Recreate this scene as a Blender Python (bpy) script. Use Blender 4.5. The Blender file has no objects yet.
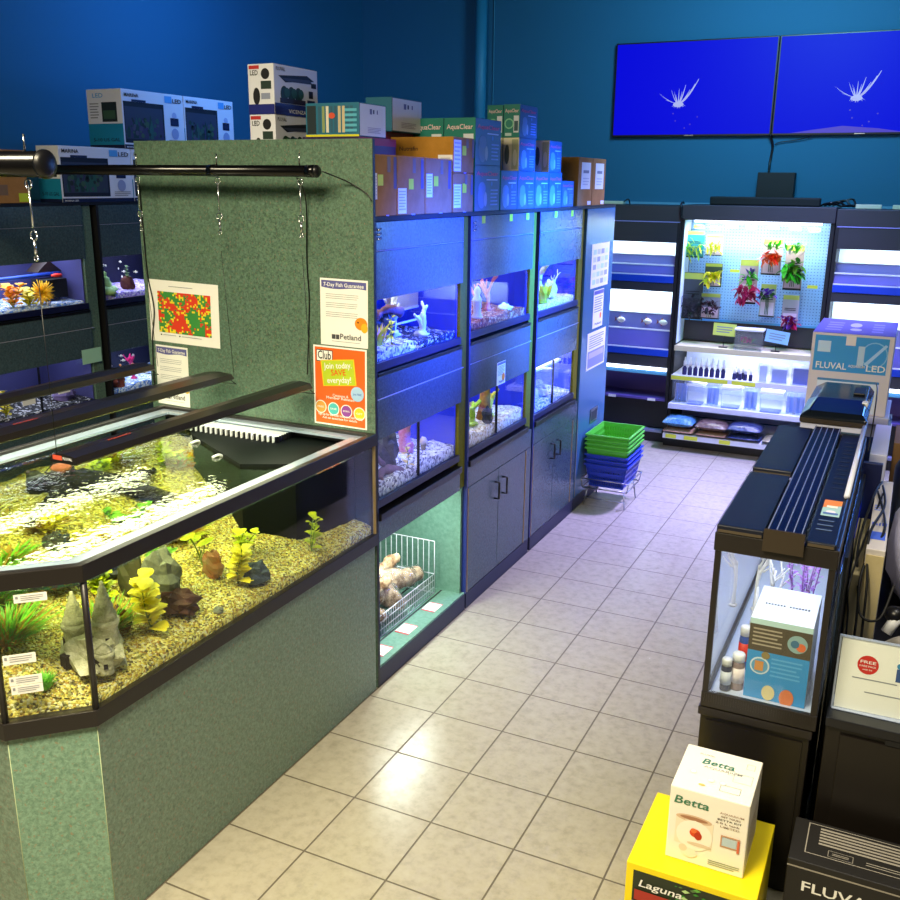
import bpy, math, random
from mathutils import Vector, Matrix, noise
S = bpy.context.scene
rnd = random.Random(7)
PI = math.pi

# ------------------------------------------------------------------ camera
def make_camera():
    yaw, pitch, roll = -0.4478, 0.2744, -0.0112
    cy, sy, cp, sp = math.cos(yaw), math.sin(yaw), math.cos(pitch), math.sin(pitch)
    f = Vector((sy*cp, cy*cp, -sp)); r = Vector((cy, -sy, 0)); d = f.cross(r)
    cr, sr = math.cos(roll), math.sin(roll)
    r2 = cr*r + sr*d; d2 = -sr*r + cr*d
    cam = bpy.data.cameras.new('camera'); cam.sensor_width = 36; cam.lens = 949.5/900*36
    cam.clip_start = .05; cam.clip_end = 60
    o = bpy.data.objects.new('camera', cam); S.collection.objects.link(o)
    m = Matrix((r2, -d2, -f)).transposed().to_4x4(); m.translation = Vector((1.9609, -3.3571, 2.2226))
    o.matrix_world = m
    S.camera = o
make_camera()

# ------------------------------------------------------------------ world, exposure, room lamps and added blue fill
w = bpy.data.worlds.new('world'); S.world = w; w.use_nodes = True
w.node_tree.nodes['Background'].inputs[0].default_value = (.25, .35, .6, 1)
w.node_tree.nodes['Background'].inputs[1].default_value = .05
S.view_settings.view_transform = 'Standard'; S.view_settings.look = 'None'
S.view_settings.exposure = 0; S.view_settings.gamma = 1; S.view_settings.use_curve_mapping = False

def lamp(name, loc, size, power, col, target=None, spread=180, sy=None):
    L = bpy.data.lights.new(name, 'AREA'); L.energy = power; L.color = col; L.size = size
    L.spread = math.radians(spread)
    if sy: L.shape = 'RECTANGLE'; L.size_y = sy
    o = bpy.data.objects.new(name, L); S.collection.objects.link(o); o.location = loc
    dirv = (Vector(target) - Vector(loc)) if target else Vector((0, 0, -1))
    o.rotation_euler = dirv.to_track_quat('-Z', 'Y').to_euler()
    return o
WARM = (1.0, .87, .60); WHITE = (.86, .95, 1.0); BLUE = (.10, .22, 1.0); VIOLET = (.52, .48, 1.0)
lamp('ceiling_lamp', (.9, -2.9, 4.0), .9, 120, WARM, (.5, -1.9, 0), 120)
lamp('ceiling_lamp', (-.3, -3.2, 4.0), .9, 75, WARM, (-.2, -1.0, .8), 140)
lamp('ceiling_lamp', (2.6, -.4, 4.0), .7, 12, (1, .95, .84), (1.9, .2, 1), 100)
lamp('unseen_blue_lamp', (2.7, .9, 3.3), .25, 34, (.01, .06, 1.0), (0, .6, 1.78), 23)  # added to turn the bank panels blue in place of reflections
lamp('unseen_blue_lamp', (2.6, 2.2, 3.4), .25, 60, (.02, .16, 1.0), (0, 1.95, 1.78), 28)  # second added blue beam, again replacing reflections on the panels
lamp('unseen_blue_glow', (3.1, 4.9, 2.2), .9, 26, (.10, .30, 1.0), (0, 1.6, 1.2), 100, 1.4)  # added out-of-view blue glow for the bank panels; no lamp hangs there
lamp('violet_track_lamp', (1.6, 4.2, 3.9), .5, 120, (.42, .36, 1.0), (.7, 3.4, 0), 75)
lamp('unseen_blue_lamp', (-1.6, 2.2, 3.95), .6, 30, (.10, .36, 1.0), (-3.2, 2.6, 3.0), 150)
lamp('teal_track_lamp', (1.0, 3.2, 4.0), .8, 62, (.22, .68, 1.0), (.6, 5.4, 2.6), 150)

# ------------------------------------------------------------------ materials
def lin(h):
    h = h.lstrip('#'); out = []
    for i in (0, 2, 4):
        c = int(h[i:i+2], 16)/255; out.append(c/12.92 if c <= .04045 else ((c+.055)/1.055)**2.4)
    return (*out, 1)
_M = {}
def mat(name, col='808080', rough=.5, metal=0, emit=0, ecol=None, noise_amt=0, nscale=20, col2=None, bump=0, bscale=60, coat=0, alpha=1, spec=.5, trans=0):
    if name in _M: return _M[name]
    m = bpy.data.materials.new(name); m.use_nodes = True; nt = m.node_tree; b = nt.nodes['Principled BSDF']
    c = lin(col); b.inputs['Base Color'].default_value = c
    b.inputs['Roughness'].default_value = rough; b.inputs['Metallic'].default_value = metal
    b.inputs['Specular IOR Level'].default_value = spec
    b.inputs['Coat Weight'].default_value = coat; b.inputs['Alpha'].default_value = alpha
    if emit:
        b.inputs['Emission Color'].default_value = lin(ecol or col); b.inputs['Emission Strength'].default_value = emit
    tc = None
    if col2:
        tc = nt.nodes.new('ShaderNodeTexCoord'); n = nt.nodes.new('ShaderNodeTexNoise'); n.inputs['Scale'].default_value = nscale
        n.inputs['Detail'].default_value = 5; n.inputs['Roughness'].default_value = .65
        nt.links.new(tc.outputs['Object'], n.inputs['Vector'])
        r = nt.nodes.new('ShaderNodeValToRGB'); r.color_ramp.elements[0].position = .35; r.color_ramp.elements[1].position = .65
        r.color_ramp.elements[0].color = c; r.color_ramp.elements[1].color = lin(col2)
        nt.links.new(n.outputs['Fac'], r.inputs['Fac']); nt.links.new(r.outputs['Color'], b.inputs['Base Color'])
    if bump:
        tc = tc or nt.nodes.new('ShaderNodeTexCoord'); n2 = nt.nodes.new('ShaderNodeTexNoise'); n2.inputs['Scale'].default_value = bscale
        n2.inputs['Detail'].default_value = 3
        bp = nt.nodes.new('ShaderNodeBump'); bp.inputs['Strength'].default_value = bump; bp.inputs['Distance'].default_value = .01
        nt.links.new(tc.outputs['Object'], n2.inputs['Vector']); nt.links.new(n2.outputs['Fac'], bp.inputs['Height']); nt.links.new(bp.outputs['Normal'], b.inputs['Normal'])
    _M[name] = m; return m
def glass(name, tint=(1, 1, 1), rough=.02, ior=1.45, bump=0, bscale=8, refl=1.0, haze=0, hazecol=(1, 1, 1), coords='Object'):
    if name in _M: return _M[name]
    m = bpy.data.materials.new(name); m.use_nodes = True; nt = m.node_tree; nt.nodes.clear()
    out = nt.nodes.new('ShaderNodeOutputMaterial'); mix = nt.nodes.new('ShaderNodeMixShader')
    tr = nt.nodes.new('ShaderNodeBsdfTransparent'); tr.inputs[0].default_value = (*tint, 1)
    gl = nt.nodes.new('ShaderNodeBsdfGlossy'); gl.inputs['Roughness'].default_value = rough; gl.inputs[0].default_value = (refl, refl, refl, 1)
    lw = nt.nodes.new('ShaderNodeLayerWeight'); lw.inputs[0].default_value = .5   # Schlick curve on the facing term: same for both sides of a pane
    pw = nt.nodes.new('ShaderNodeMath'); pw.operation = 'POWER'; pw.inputs[1].default_value = 5; nt.links.new(lw.outputs['Facing'], pw.inputs[0])
    f0 = ((ior-1)/(ior+1))**2; fr = nt.nodes.new('ShaderNodeMath'); fr.operation = 'MULTIPLY_ADD'; fr.inputs[1].default_value = 1-f0; fr.inputs[2].default_value = f0; nt.links.new(pw.outputs[0], fr.inputs[0])
    nt.links.new(fr.outputs[0], mix.inputs[0]); nt.links.new(gl.outputs[0], mix.inputs[2])
    if haze:
        df = nt.nodes.new('ShaderNodeBsdfDiffuse'); df.inputs[0].default_value = (*hazecol, 1)
        m2 = nt.nodes.new('ShaderNodeMixShader'); m2.inputs[0].default_value = haze
        nt.links.new(tr.outputs[0], m2.inputs[1]); nt.links.new(df.outputs[0], m2.inputs[2]); nt.links.new(m2.outputs[0], mix.inputs[1])
    else:
        nt.links.new(tr.outputs[0], mix.inputs[1])
    if bump:
        tc = nt.nodes.new('ShaderNodeTexCoord'); n = nt.nodes.new('ShaderNodeTexNoise'); n.inputs['Scale'].default_value = bscale; n.inputs['Detail'].default_value = 2
        bp = nt.nodes.new('ShaderNodeBump'); bp.inputs['Strength'].default_value = bump; bp.inputs['Distance'].default_value = .02
        nt.links.new(tc.outputs[coords], n.inputs['Vector']); nt.links.new(n.outputs['Fac'], bp.inputs['Height'])
        nt.links.new(bp.outputs['Normal'], gl.inputs['Normal']); nt.links.new(bp.outputs['Normal'], lw.inputs['Normal'])
    nt.links.new(mix.outputs[0], out.inputs[0])
    _M[name] = m; return m
def pebbles(name, cols, scale=90, rough=.6):
    if name in _M: return _M[name]
    m = bpy.data.materials.new(name); m.use_nodes = True; nt = m.node_tree; b = nt.nodes['Principled BSDF']
    tc = nt.nodes.new('ShaderNodeTexCoord'); v = nt.nodes.new('ShaderNodeTexVoronoi'); v.inputs['Scale'].default_value = scale
    g = nt.nodes.new('ShaderNodeNewGeometry')
    sep = nt.nodes.new('ShaderNodeSeparateColor'); add = nt.nodes.new('ShaderNodeMath'); add.operation = 'ADD'
    fr = nt.nodes.new('ShaderNodeMath'); fr.operation = 'FRACT'
    nt.links.new(tc.outputs['Object'], v.inputs['Vector']); nt.links.new(v.outputs['Color'], sep.inputs[0])
    nt.links.new(sep.outputs[0], add.inputs[0]); nt.links.new(g.outputs['Random Per Island'], add.inputs[1]); nt.links.new(add.outputs[0], fr.inputs[0])
    r = nt.nodes.new('ShaderNodeValToRGB'); r.color_ramp.interpolation = 'CONSTANT'
    while len(r.color_ramp.elements) < len(cols): r.color_ramp.elements.new(.5)
    for i, c in enumerate(cols): r.color_ramp.elements[i].position = i/len(cols); r.color_ramp.elements[i].color = lin(c)
    nt.links.new(fr.outputs[0], r.inputs['Fac']); nt.links.new(r.outputs['Color'], b.inputs['Base Color'])
    bp = nt.nodes.new('ShaderNodeBump'); bp.inputs['Strength'].default_value = .8; bp.inputs['Distance'].default_value = .006; bp.invert = True
    nt.links.new(v.outputs['Distance'], bp.inputs['Height']); nt.links.new(bp.outputs['Normal'], b.inputs['Normal'])
    b.inputs['Roughness'].default_value = rough
    _M[name] = m; return m
def laminate(name, a, bcol, ccol, rough=.38):
    m = bpy.data.materials.new(name); m.use_nodes = True; nt = m.node_tree; b = nt.nodes['Principled BSDF']
    tc = nt.nodes.new('ShaderNodeTexCoord')
    n = nt.nodes.new('ShaderNodeTexNoise'); n.inputs['Scale'].default_value = 85; n.inputs['Detail'].default_value = 6; n.inputs['Roughness'].default_value = .72; n.inputs['Distortion'].default_value = .5
    n2 = nt.nodes.new('ShaderNodeTexNoise'); n2.inputs['Scale'].default_value = 110; n2.inputs['Detail'].default_value = 3
    nt.links.new(tc.outputs['Object'], n.inputs['Vector']); nt.links.new(tc.outputs['Object'], n2.inputs['Vector'])
    r = nt.nodes.new('ShaderNodeValToRGB'); e = r.color_ramp.elements; e[0].position = .38; e[1].position = .62; e[0].color = lin(a); e[1].color = lin(bcol)
    nt.links.new(n.outputs['Fac'], r.inputs['Fac'])
    r2 = nt.nodes.new('ShaderNodeValToRGB'); r2.color_ramp.elements[0].position = .60; r2.color_ramp.elements[1].position = .70
    mx = nt.nodes.new('ShaderNodeMix'); mx.data_type = 'RGBA'; mx.inputs[7].default_value = lin(ccol)
    nt.links.new(n2.outputs['Fac'], r2.inputs['Fac']); nt.links.new(r2.outputs['Color'], mx.inputs[0]); nt.links.new(r.outputs['Color'], mx.inputs[6])
    nt.links.new(mx.outputs[2], b.inputs['Base Color']); b.inputs['Roughness'].default_value = rough
    _M[name] = m; return m
def tile_floor():
    m = bpy.data.materials.new('floor_tile'); m.use_nodes = True; nt = m.node_tree; b = nt.nodes['Principled BSDF']
    tc = nt.nodes.new('ShaderNodeTexCoord'); sep = nt.nodes.new('ShaderNodeSeparateXYZ'); nt.links.new(tc.outputs['Object'], sep.inputs[0])
    def M(op, a, bb=None, c=None):
        n = nt.nodes.new('ShaderNodeMath'); n.operation = op
        for i, v in enumerate((a, bb, c)):
            if v is None: continue
            if isinstance(v, (int, float)): n.inputs[i].default_value = v
            else: nt.links.new(v, n.inputs[i])
        return n.outputs[0]
    us = []
    for k, (o, s) in enumerate(((-.0015, .3219), (-.0742, .3309))):
        u = M('DIVIDE', M('SUBTRACT', sep.outputs[k], o), s); fr = M('FRACT', u)
        d = M('MULTIPLY', M('MINIMUM', fr, M('SUBTRACT', 1, fr)), s); us.append((M('FLOOR', u), d))
    dm = M('MINIMUM', us[0][1], us[1][1]); grout = M('LESS_THAN', dm, .0034)
    cid = nt.nodes.new('ShaderNodeCombineXYZ'); nt.links.new(us[0][0], cid.inputs[0]); nt.links.new(us[1][0], cid.inputs[1])
    wn = nt.nodes.new('ShaderNodeTexWhiteNoise'); nt.links.new(cid.outputs[0], wn.inputs['Vector'])
    n = nt.nodes.new('ShaderNodeTexNoise'); n.inputs['Scale'].default_value = 26; n.inputs['Detail'].default_value = 8; n.inputs['Roughness'].default_value = .66
    vadd = nt.nodes.new('ShaderNodeVectorMath'); vadd.operation = 'ADD'; nt.links.new(tc.outputs['Object'], vadd.inputs[0])
    vs = nt.nodes.new('ShaderNodeVectorMath'); vs.operation = 'SCALE'; vs.inputs['Scale'].default_value = 5; nt.links.new(wn.outputs['Color'], vs.inputs[0]); nt.links.new(vs.outputs[0], vadd.inputs[1])
    nt.links.new(vadd.outputs[0], n.inputs['Vector'])
    r = nt.nodes.new('ShaderNodeValToRGB'); e = r.color_ramp.elements; e[0].position = .25; e[0].color = lin('918c7a'); e[1].position = .80; e[1].color = lin('aea895')
    x = e.new(.5); x.color = lin('a49e8b')
    nt.links.new(n.outputs['Fac'], r.inputs['Fac'])
    mx = nt.nodes.new('ShaderNodeMix'); mx.data_type = 'RGBA'; mx.inputs[7].default_value = lin('5c5444')
    nt.links.new(grout, mx.inputs[0]); nt.links.new(r.outputs['Color'], mx.inputs[6]); nt.links.new(mx.outputs[2], b.inputs['Base Color'])
    rr = M('ADD', M('MULTIPLY', grout, .4), M('MULTIPLY_ADD', n.outputs['Fac'], .06, .23)); nt.links.new(rr, b.inputs['Roughness'])
    sm = nt.nodes.new('ShaderNodeMapRange'); sm.inputs[1].default_value = 0; sm.inputs[2].default_value = .005; nt.links.new(dm, sm.inputs[0])
    h = M('ADD', sm.outputs[0], M('MULTIPLY', n.outputs['Fac'], .08))
    bp = nt.nodes.new('ShaderNodeBump'); bp.inputs['Strength'].default_value = .35; bp.inputs['Distance'].default_value = .002
    nt.links.new(h, bp.inputs['Height']); nt.links.new(bp.outputs['Normal'], b.inputs['Normal'])
    return m
def pegboard_mat():
    m = mat('pegboard', 'cfe4f2', .5); nt = m.node_tree; b = nt.nodes['Principled BSDF']
    tc = nt.nodes.new('ShaderNodeTexCoord'); v = nt.nodes.new('ShaderNodeVectorMath'); v.operation = 'SCALE'; v.inputs['Scale'].default_value = 1/.0254
    nt.links.new(tc.outputs['Object'], v.inputs[0]); f = nt.nodes.new('ShaderNodeVectorMath'); f.operation = 'FRACTION'; nt.links.new(v.outputs[0], f.inputs[0])
    s = nt.nodes.new('ShaderNodeVectorMath'); s.operation = 'SUBTRACT'; s.inputs[1].default_value = (.5, .5, .5); nt.links.new(f.outputs[0], s.inputs[0])
    mu = nt.nodes.new('ShaderNodeVectorMath'); mu.operation = 'MULTIPLY'; mu.inputs[1].default_value = (1, 0, 1); nt.links.new(s.outputs[0], mu.inputs[0])
    L = nt.nodes.new('ShaderNodeVectorMath'); L.operation = 'LENGTH'; nt.links.new(mu.outputs[0], L.inputs[0])
    c = nt.nodes.new('ShaderNodeMath'); c.operation = 'LESS_THAN'; c.inputs[1].default_value = .17; nt.links.new(L.outputs['Value'], c.inputs[0])
    mx = nt.nodes.new('ShaderNodeMix'); mx.data_type = 'RGBA'; mx.inputs[6].default_value = lin('94c2f4'); mx.inputs[7].default_value = lin('4a74b4')
    nt.links.new(c.outputs[0], mx.inputs[0]); nt.links.new(mx.outputs[2], b.inputs['Base Color'])
    return m

LAM = laminate('green_laminate', '465c4d', '64806c', '7c705e')
LAMP = laminate('pale_green_laminate', '60826e', '86a892', '908468')
LAMS = laminate('lit_stand_laminate', '5a7060', '7e9684', '8a7866')  # same green laminate, lightened for the light that falls on the stand
LAMD = laminate('dark_laminate', '364850', '4a5e64', '4c4c4e', .26)
BLK = mat('black_plastic', '0c0c10', .35)
BLKM = mat('matt_black', '101114', .6)
DKB = mat('dark_brown_plastic', '1d1918', .38)
WHT = mat('white_plastic', 'e9ebee', .4)
WPAPER = mat('white_paper', 'efeee8', .7)
STEEL = mat('bright_steel', 'c9ccd2', .25, 1)
CHROME = mat('brushed_chrome', 'b4b8c0', .3, 1)
OLIVE = mat('olive_post', '6a681c', .85, col2='787426', nscale=60, spec=.1)
EDGE = mat('wood_edge', '9a8256', .6)
TEAL = mat('teal_wall_paint', '1d6688', .75, bump=.08, bscale=140)
WHITEEM = mat('white_lamp_panel', 'ffffff', .4, emit=3.2, ecol='e6f0ff')
INK = mat('black_ink', '15161a', .6); GREYINK = mat('grey_ink', '8c8f96', .7)
GL = glass('clear_glass', (.97, .99, .99), .01, 1.35)
GLG = glass('greenish_glass', (.80, .92, .90), .04, 1.6)
PLAS = glass('clear_plastic', (.93, .96, 1.0), .12, 1.4, bump=.5, bscale=25, haze=.10)
def C(h, rough=.55): return mat('paint_'+h, h, rough)

# ------------------------------------------------------------------ mesh builder
_T = {}
def glyphs(s):
    if s in _T: return _T[s]
    cu = bpy.data.curves.new('t', 'FONT'); cu.body = s; cu.size = 1; cu.resolution_u = 2; cu.offset = .012; cu.align_x = 'LEFT'
    o = bpy.data.objects.new('t', cu); S.collection.objects.link(o)
    dg = bpy.context.evaluated_depsgraph_get(); me = bpy.data.meshes.new_from_object(o.evaluated_get(dg))
    vs = [tuple(v.co) for v in me.vertices]; fs = [tuple(p.vertices) for p in me.polygons]
    bpy.data.objects.remove(o); bpy.data.curves.remove(cu); bpy.data.meshes.remove(me)
    x0 = min(v[0] for v in vs); x1 = max(v[0] for v in vs)
    _T[s] = ([(v[0]-x0, v[1]) for v in vs], fs, x1-x0); return _T[s]
class F:
    """a flat face of a thing: origin, unit right, unit up, outward normal, width, height"""
    def __init__(s, o, u, v, w, h, lift=.0007):
        s.o, s.u, s.v = Vector(o), Vector(u).normalized(), Vector(v).normalized(); s.n = s.u.cross(s.v); s.w, s.h, s.l = w, h, lift
    def p(s, a, b, k=1): return s.o + s.u*(a*s.w) + s.v*(b*s.h) + s.n*(s.l*k)
class MB:
    def __init__(s): s.v, s.f, s.m, s.sm = [], [], [], []; s.c = 0
    def kk(s, k): s.c += 1; return k+min(s.c*.05, 2)   # every print layer lies a hair above the one before
    def add(s, vs, fs, m, smooth=False):
        n = len(s.v); s.v += [tuple(v) for v in vs]; s.f += [tuple(i+n for i in f) for f in fs]; s.m += [m]*len(fs); s.sm += [smooth]*len(fs); return s
    def box(s, x0, x1, y0, y1, z0, z1, m, top=None):
        v = [(x, y, z) for z in (z0, z1) for y in (y0, y1) for x in (x0, x1)]
        return s.add(v, [(0, 2, 3, 1), (4, 5, 7, 6), (0, 1, 5, 4), (1, 3, 7, 5), (3, 2, 6, 7), (2, 0, 4, 6)], m)
    def obox(s, c, u, v, hu, hv, z0, z1, m):
        c, u, v = Vector(c), Vector(u), Vector(v); P = [(c+u*a*hu+v*b*hv)+Vector((0, 0, z)) for z in (z0, z1) for b in (-1, 1) for a in (-1, 1)]
        return s.add(P, [(0, 2, 3, 1), (4, 5, 7, 6), (0, 1, 5, 4), (1, 3, 7, 5), (3, 2, 6, 7), (2, 0, 4, 6)], m)
    def prism(s, poly, z0, z1, m):
        n = len(poly); v = [(x, y, z0) for x, y in poly]+[(x, y, z1) for x, y in poly]
        return s.add(v, [tuple(range(n))[::-1], tuple(range(n, 2*n))]+[(i, (i+1) % n, n+(i+1) % n, n+i) for i in range(n)], m)
    def extr(s, pts, dirv, m):
        n = len(pts); d = Vector(dirv); v = [Vector(p) for p in pts]; v += [p+d for p in v]
        return s.add(v, [tuple(range(n))[::-1], tuple(range(n, 2*n))]+[(i, (i+1) % n, n+(i+1) % n, n+i) for i in range(n)], m)
    def tube(s, pts, r, m, n=8, cap=True):
        pts = [Vector(p) for p in pts]; rs = r if isinstance(r, (list, tuple)) else [r]*len(pts); vs = []; up = None
        for i, p in enumerate(pts):
            t = (pts[min(i+1, len(pts)-1)]-pts[max(i-1, 0)])
            if t.length < 1e-9: t = Vector((0, 0, 1))
            t.normalize()
            a = t.orthogonal().normalized() if up is None else (up-t*up.dot(t))
            if a.length < 1e-6: a = t.orthogonal()
            a.normalize(); up = a; b = t.cross(a)
            for k in range(n): vs.append(p+(a*math.cos(2*PI*k/n)+b*math.sin(2*PI*k/n))*rs[i])
        fs = [(i*n+k, i*n+(k+1) % n, (i+1)*n+(k+1) % n, (i+1)*n+k) for i in range(len(pts)-1) for k in range(n)]
        if cap: fs += [tuple(range(n))[::-1], tuple(range((len(pts)-1)*n, len(pts)*n))]
        return s.add(vs, fs, m, True)
    def lathe(s, c, prof, m, n=16):
        c = Vector(c); vs = [c+Vector((r*math.cos(2*PI*k/n), r*math.sin(2*PI*k/n), z)) for r, z in prof for k in range(n)]
        fs = [(i*n+k, i*n+(k+1) % n, (i+1)*n+(k+1) % n, (i+1)*n+k) for i in range(len(prof)-1) for k in range(n)]
        fs += [tuple(range(n))[::-1], tuple(range((len(prof)-1)*n, len(prof)*n))]
        return s.add(vs, fs, m, True)
    def rough(s, i0, amp, fr, seed=0):
        for i in range(i0, len(s.v)):
            p = Vector(s.v[i]); s.v[i] = tuple(p+noise.noise_vector(p*fr+Vector((seed*5.3, 0, 0)))*amp)
        return s
    def blob(s, c, r, m, amp=.25, fr=2.5, seg=14, rings=9, seed=0, smooth=True, flat=0):
        c = Vector(c); vs = [];
        for i in range(rings+1):
            th = PI*i/rings
            for k in range(seg):
                ph = 2*PI*k/seg; d = Vector((math.sin(th)*math.cos(ph), math.sin(th)*math.sin(ph), math.cos(th)))
                q = 1+amp*noise.noise(d*fr+Vector((seed*3.1, seed, 0)))*1.6
                p = Vector((d.x*r[0]*q, d.y*r[1]*q, d.z*r[2]*q))
                if flat and p.z < -r[2]*flat: p.z = -r[2]*flat
                vs.append(c+p)
        fs = [(i*seg+k, (i+1)*seg+k, (i+1)*seg+(k+1) % seg, i*seg+(k+1) % seg) for i in range(rings) for k in range(seg)]
        return s.add(vs, fs, m, smooth)
    def rect(s, f, a0, b0, a1, b1, m, k=1): k = s.kk(k); return s.add([f.p(a0, b0, k), f.p(a1, b0, k), f.p(a1, b1, k), f.p(a0, b1, k)], [(0, 1, 2, 3)], m)
    def frame(s, f, a0, b0, a1, b1, t, m, k=1):
        ta, tb = t/f.w, t/f.h
        s.rect(f, a0, b0, a1, b0+tb, m, k); s.rect(f, a0, b1-tb, a1, b1, m, k); s.rect(f, a0, b0+tb, a0+ta, b1-tb, m, k); return s.rect(f, a1-ta, b0+tb, a1, b1-tb, m, k)
    def disc(s, f, a, b, r, m, k=1, ry=None, n=20, ang=0):
        k = s.kk(k); c = f.p(a, b, k); ry = ry or r
        P = []
        for i in range(n):
            x, y = math.cos(2*PI*i/n)*r, math.sin(2*PI*i/n)*ry; P.append(c+f.u*(x*math.cos(ang)-y*math.sin(ang))+f.v*(x*math.sin(ang)+y*math.cos(ang)))
        return s.add(P, [tuple(range(n))], m)
    def poly(s, f, pts, m, k=1): k = s.kk(k); return s.add([f.p(a, b, k) for a, b in pts], [tuple(range(len(pts)))], m)
    def text(s, f, st, a, b, h, m, wid=None, k=2, shear=0, ang=0):
        k = s.kk(k); vs, fs, w = glyphs(st); sx = (wid*f.w/w) if wid else h; o = f.p(a, b, k); P = []
        for x, y in vs:
            X, Y = x*sx+shear*y*h, y*h; P.append(o+f.u*(X*math.cos(ang)-Y*math.sin(ang))+f.v*(X*math.sin(ang)+Y*math.cos(ang)))
        return s.add(P, fs, m)
    def lines(s, f, a0, b0, a1, b1, n, m, k=1, seed=0, fill=.4):
        r = random.Random(seed)
        for i in range(n):
            b = b1-(b1-b0)*(i+.5)/n; hh = (b1-b0)/n*fill/2; e = a0+(a1-a0)*(r.uniform(.7, 1) if i % 3 == 2 else r.uniform(.92, 1)); s.rect(f, a0, b-hh, e, b+hh, m, k)
        return s
def mesh_of(name, mb, base):
    mats = []; idx = []
    for m in mb.m:
        if m not in mats: mats.append(m)
        idx.append(mats.index(m))
    me = bpy.data.meshes.new(name); b = Vector(base)
    me.from_pydata([tuple(Vector(v)-b) for v in mb.v], [], mb.f)
    for m in mats: me.materials.append(m)
    me.polygons.foreach_set('material_index', idx); me.polygons.foreach_set('use_smooth', mb.sm); me.update(); return me
def part(name, mb, parent, bevel=0, label=None, kind=None):
    base = parent.get('_b'); base = Vector(base) if base is not None else Vector((0, 0, 0))
    o = bpy.data.objects.new(name, mesh_of(name, mb, base)); S.collection.objects.link(o); o.parent = parent; o['_b'] = tuple(base)
    _fin(o, bevel)
    if label: o['label'] = label
    if kind: o['kind'] = kind
    return o
def _fin(o, bevel):
    if bevel:
        m = o.modifiers.new('bevel', 'BEVEL'); m.width = bevel; m.segments = 2; m.limit_method = 'ANGLE'
def thing(name, base, label, cat, group=None):
    o = bpy.data.objects.new(name, None); S.collection.objects.link(o); o.location = base; o['_b'] = tuple(base); o.empty_display_size = .05
    o['label'] = label; o['category'] = cat
    if group: o['group'] = group
    return o
def solo(name, mb, label, cat, group=None, bevel=0, kind=None):
    xs = [v[0] for v in mb.v]; ys = [v[1] for v in mb.v]; z = min(v[2] for v in mb.v)
    base = ((min(xs)+max(xs))/2, (min(ys)+max(ys))/2, z)
    o = bpy.data.objects.new(name, mesh_of(name, mb, base)); S.collection.objects.link(o); o.location = base; o['_b'] = base
    o['label'] = label; o['category'] = cat
    if group: o['group'] = group
    if kind: o['kind'] = kind
    _fin(o, bevel); return o
def struct(name, mb):
    o = bpy.data.objects.new(name, mesh_of(name, mb, (0, 0, 0))); S.collection.objects.link(o); o['kind'] = 'structure'; return o
def shift(o, d):
    o.location = Vector(o.location)+Vector(d)
def spline(P, n=8):
    P = [Vector(p) for p in P]; out = []
    for i in range(len(P)-1):
        a, b, c, d = P[max(i-1, 0)], P[i], P[i+1], P[min(i+2, len(P)-1)]
        for k in range(n):
            t = k/n; out.append(.5*((2*b)+(c-a)*t+(2*a-5*b+4*c-d)*t*t+(-a+3*b-3*c+d)*t**3))
    return out+[P[-1]]

# ------------------------------------------------------------------ room shell
XL, XR, YB, YF, ZC = -3.27, 4.4, 5.42, -5.6, 4.3
struct('floor', MB().box(XL-.1, XR+.1, YF-.1, YB+.1, -.1, 0, tile_floor()))
struct('ceiling', MB().box(XL-.1, XR+.1, YF-.1, YB+.1, ZC, ZC+.1, mat('dark_ceiling', '23303c', .9)))
struct('wall_back', MB().box(XL-.1, XR+.1, YB, YB+.1, 0, ZC, TEAL))
struct('wall_left', MB().box(XL-.1, XL, YF, YB, 0, ZC, TEAL))
WW = mat('pale_wall_paint', '9a9484', .85)
struct('wall_right', MB().box(XR, XR+.1, YF, YB, 0, ZC, WW))
struct('wall_front', MB().box(XL, XR, YF-.1, YF, 0, ZC, WW))
pm = MB().tube([(-1.94, 5.33, 2.0), (-1.94, 5.33, ZC-.01)], .055, mat('painted_pipe', '2f86a8', .45), 20)
for z in (2.9, 3.9): pm.box(-2.0, -1.88, 5.38, 5.42, z, z+.03, C('1d6080'))
solo('wall_pipe', pm, 'teal painted vertical pipe running up the back wall behind the stacked boxes', 'pipe')
solo('wall_cable', MB().tube(spline([(-1.845, 5.41, 2.1), (-1.84, 5.41, 3.0), (-1.85, 5.41, ZC-.01)]), .005, C('2f86a8'), 6), 'thin painted cable running up the wall beside the pipe', 'cable')

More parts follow.
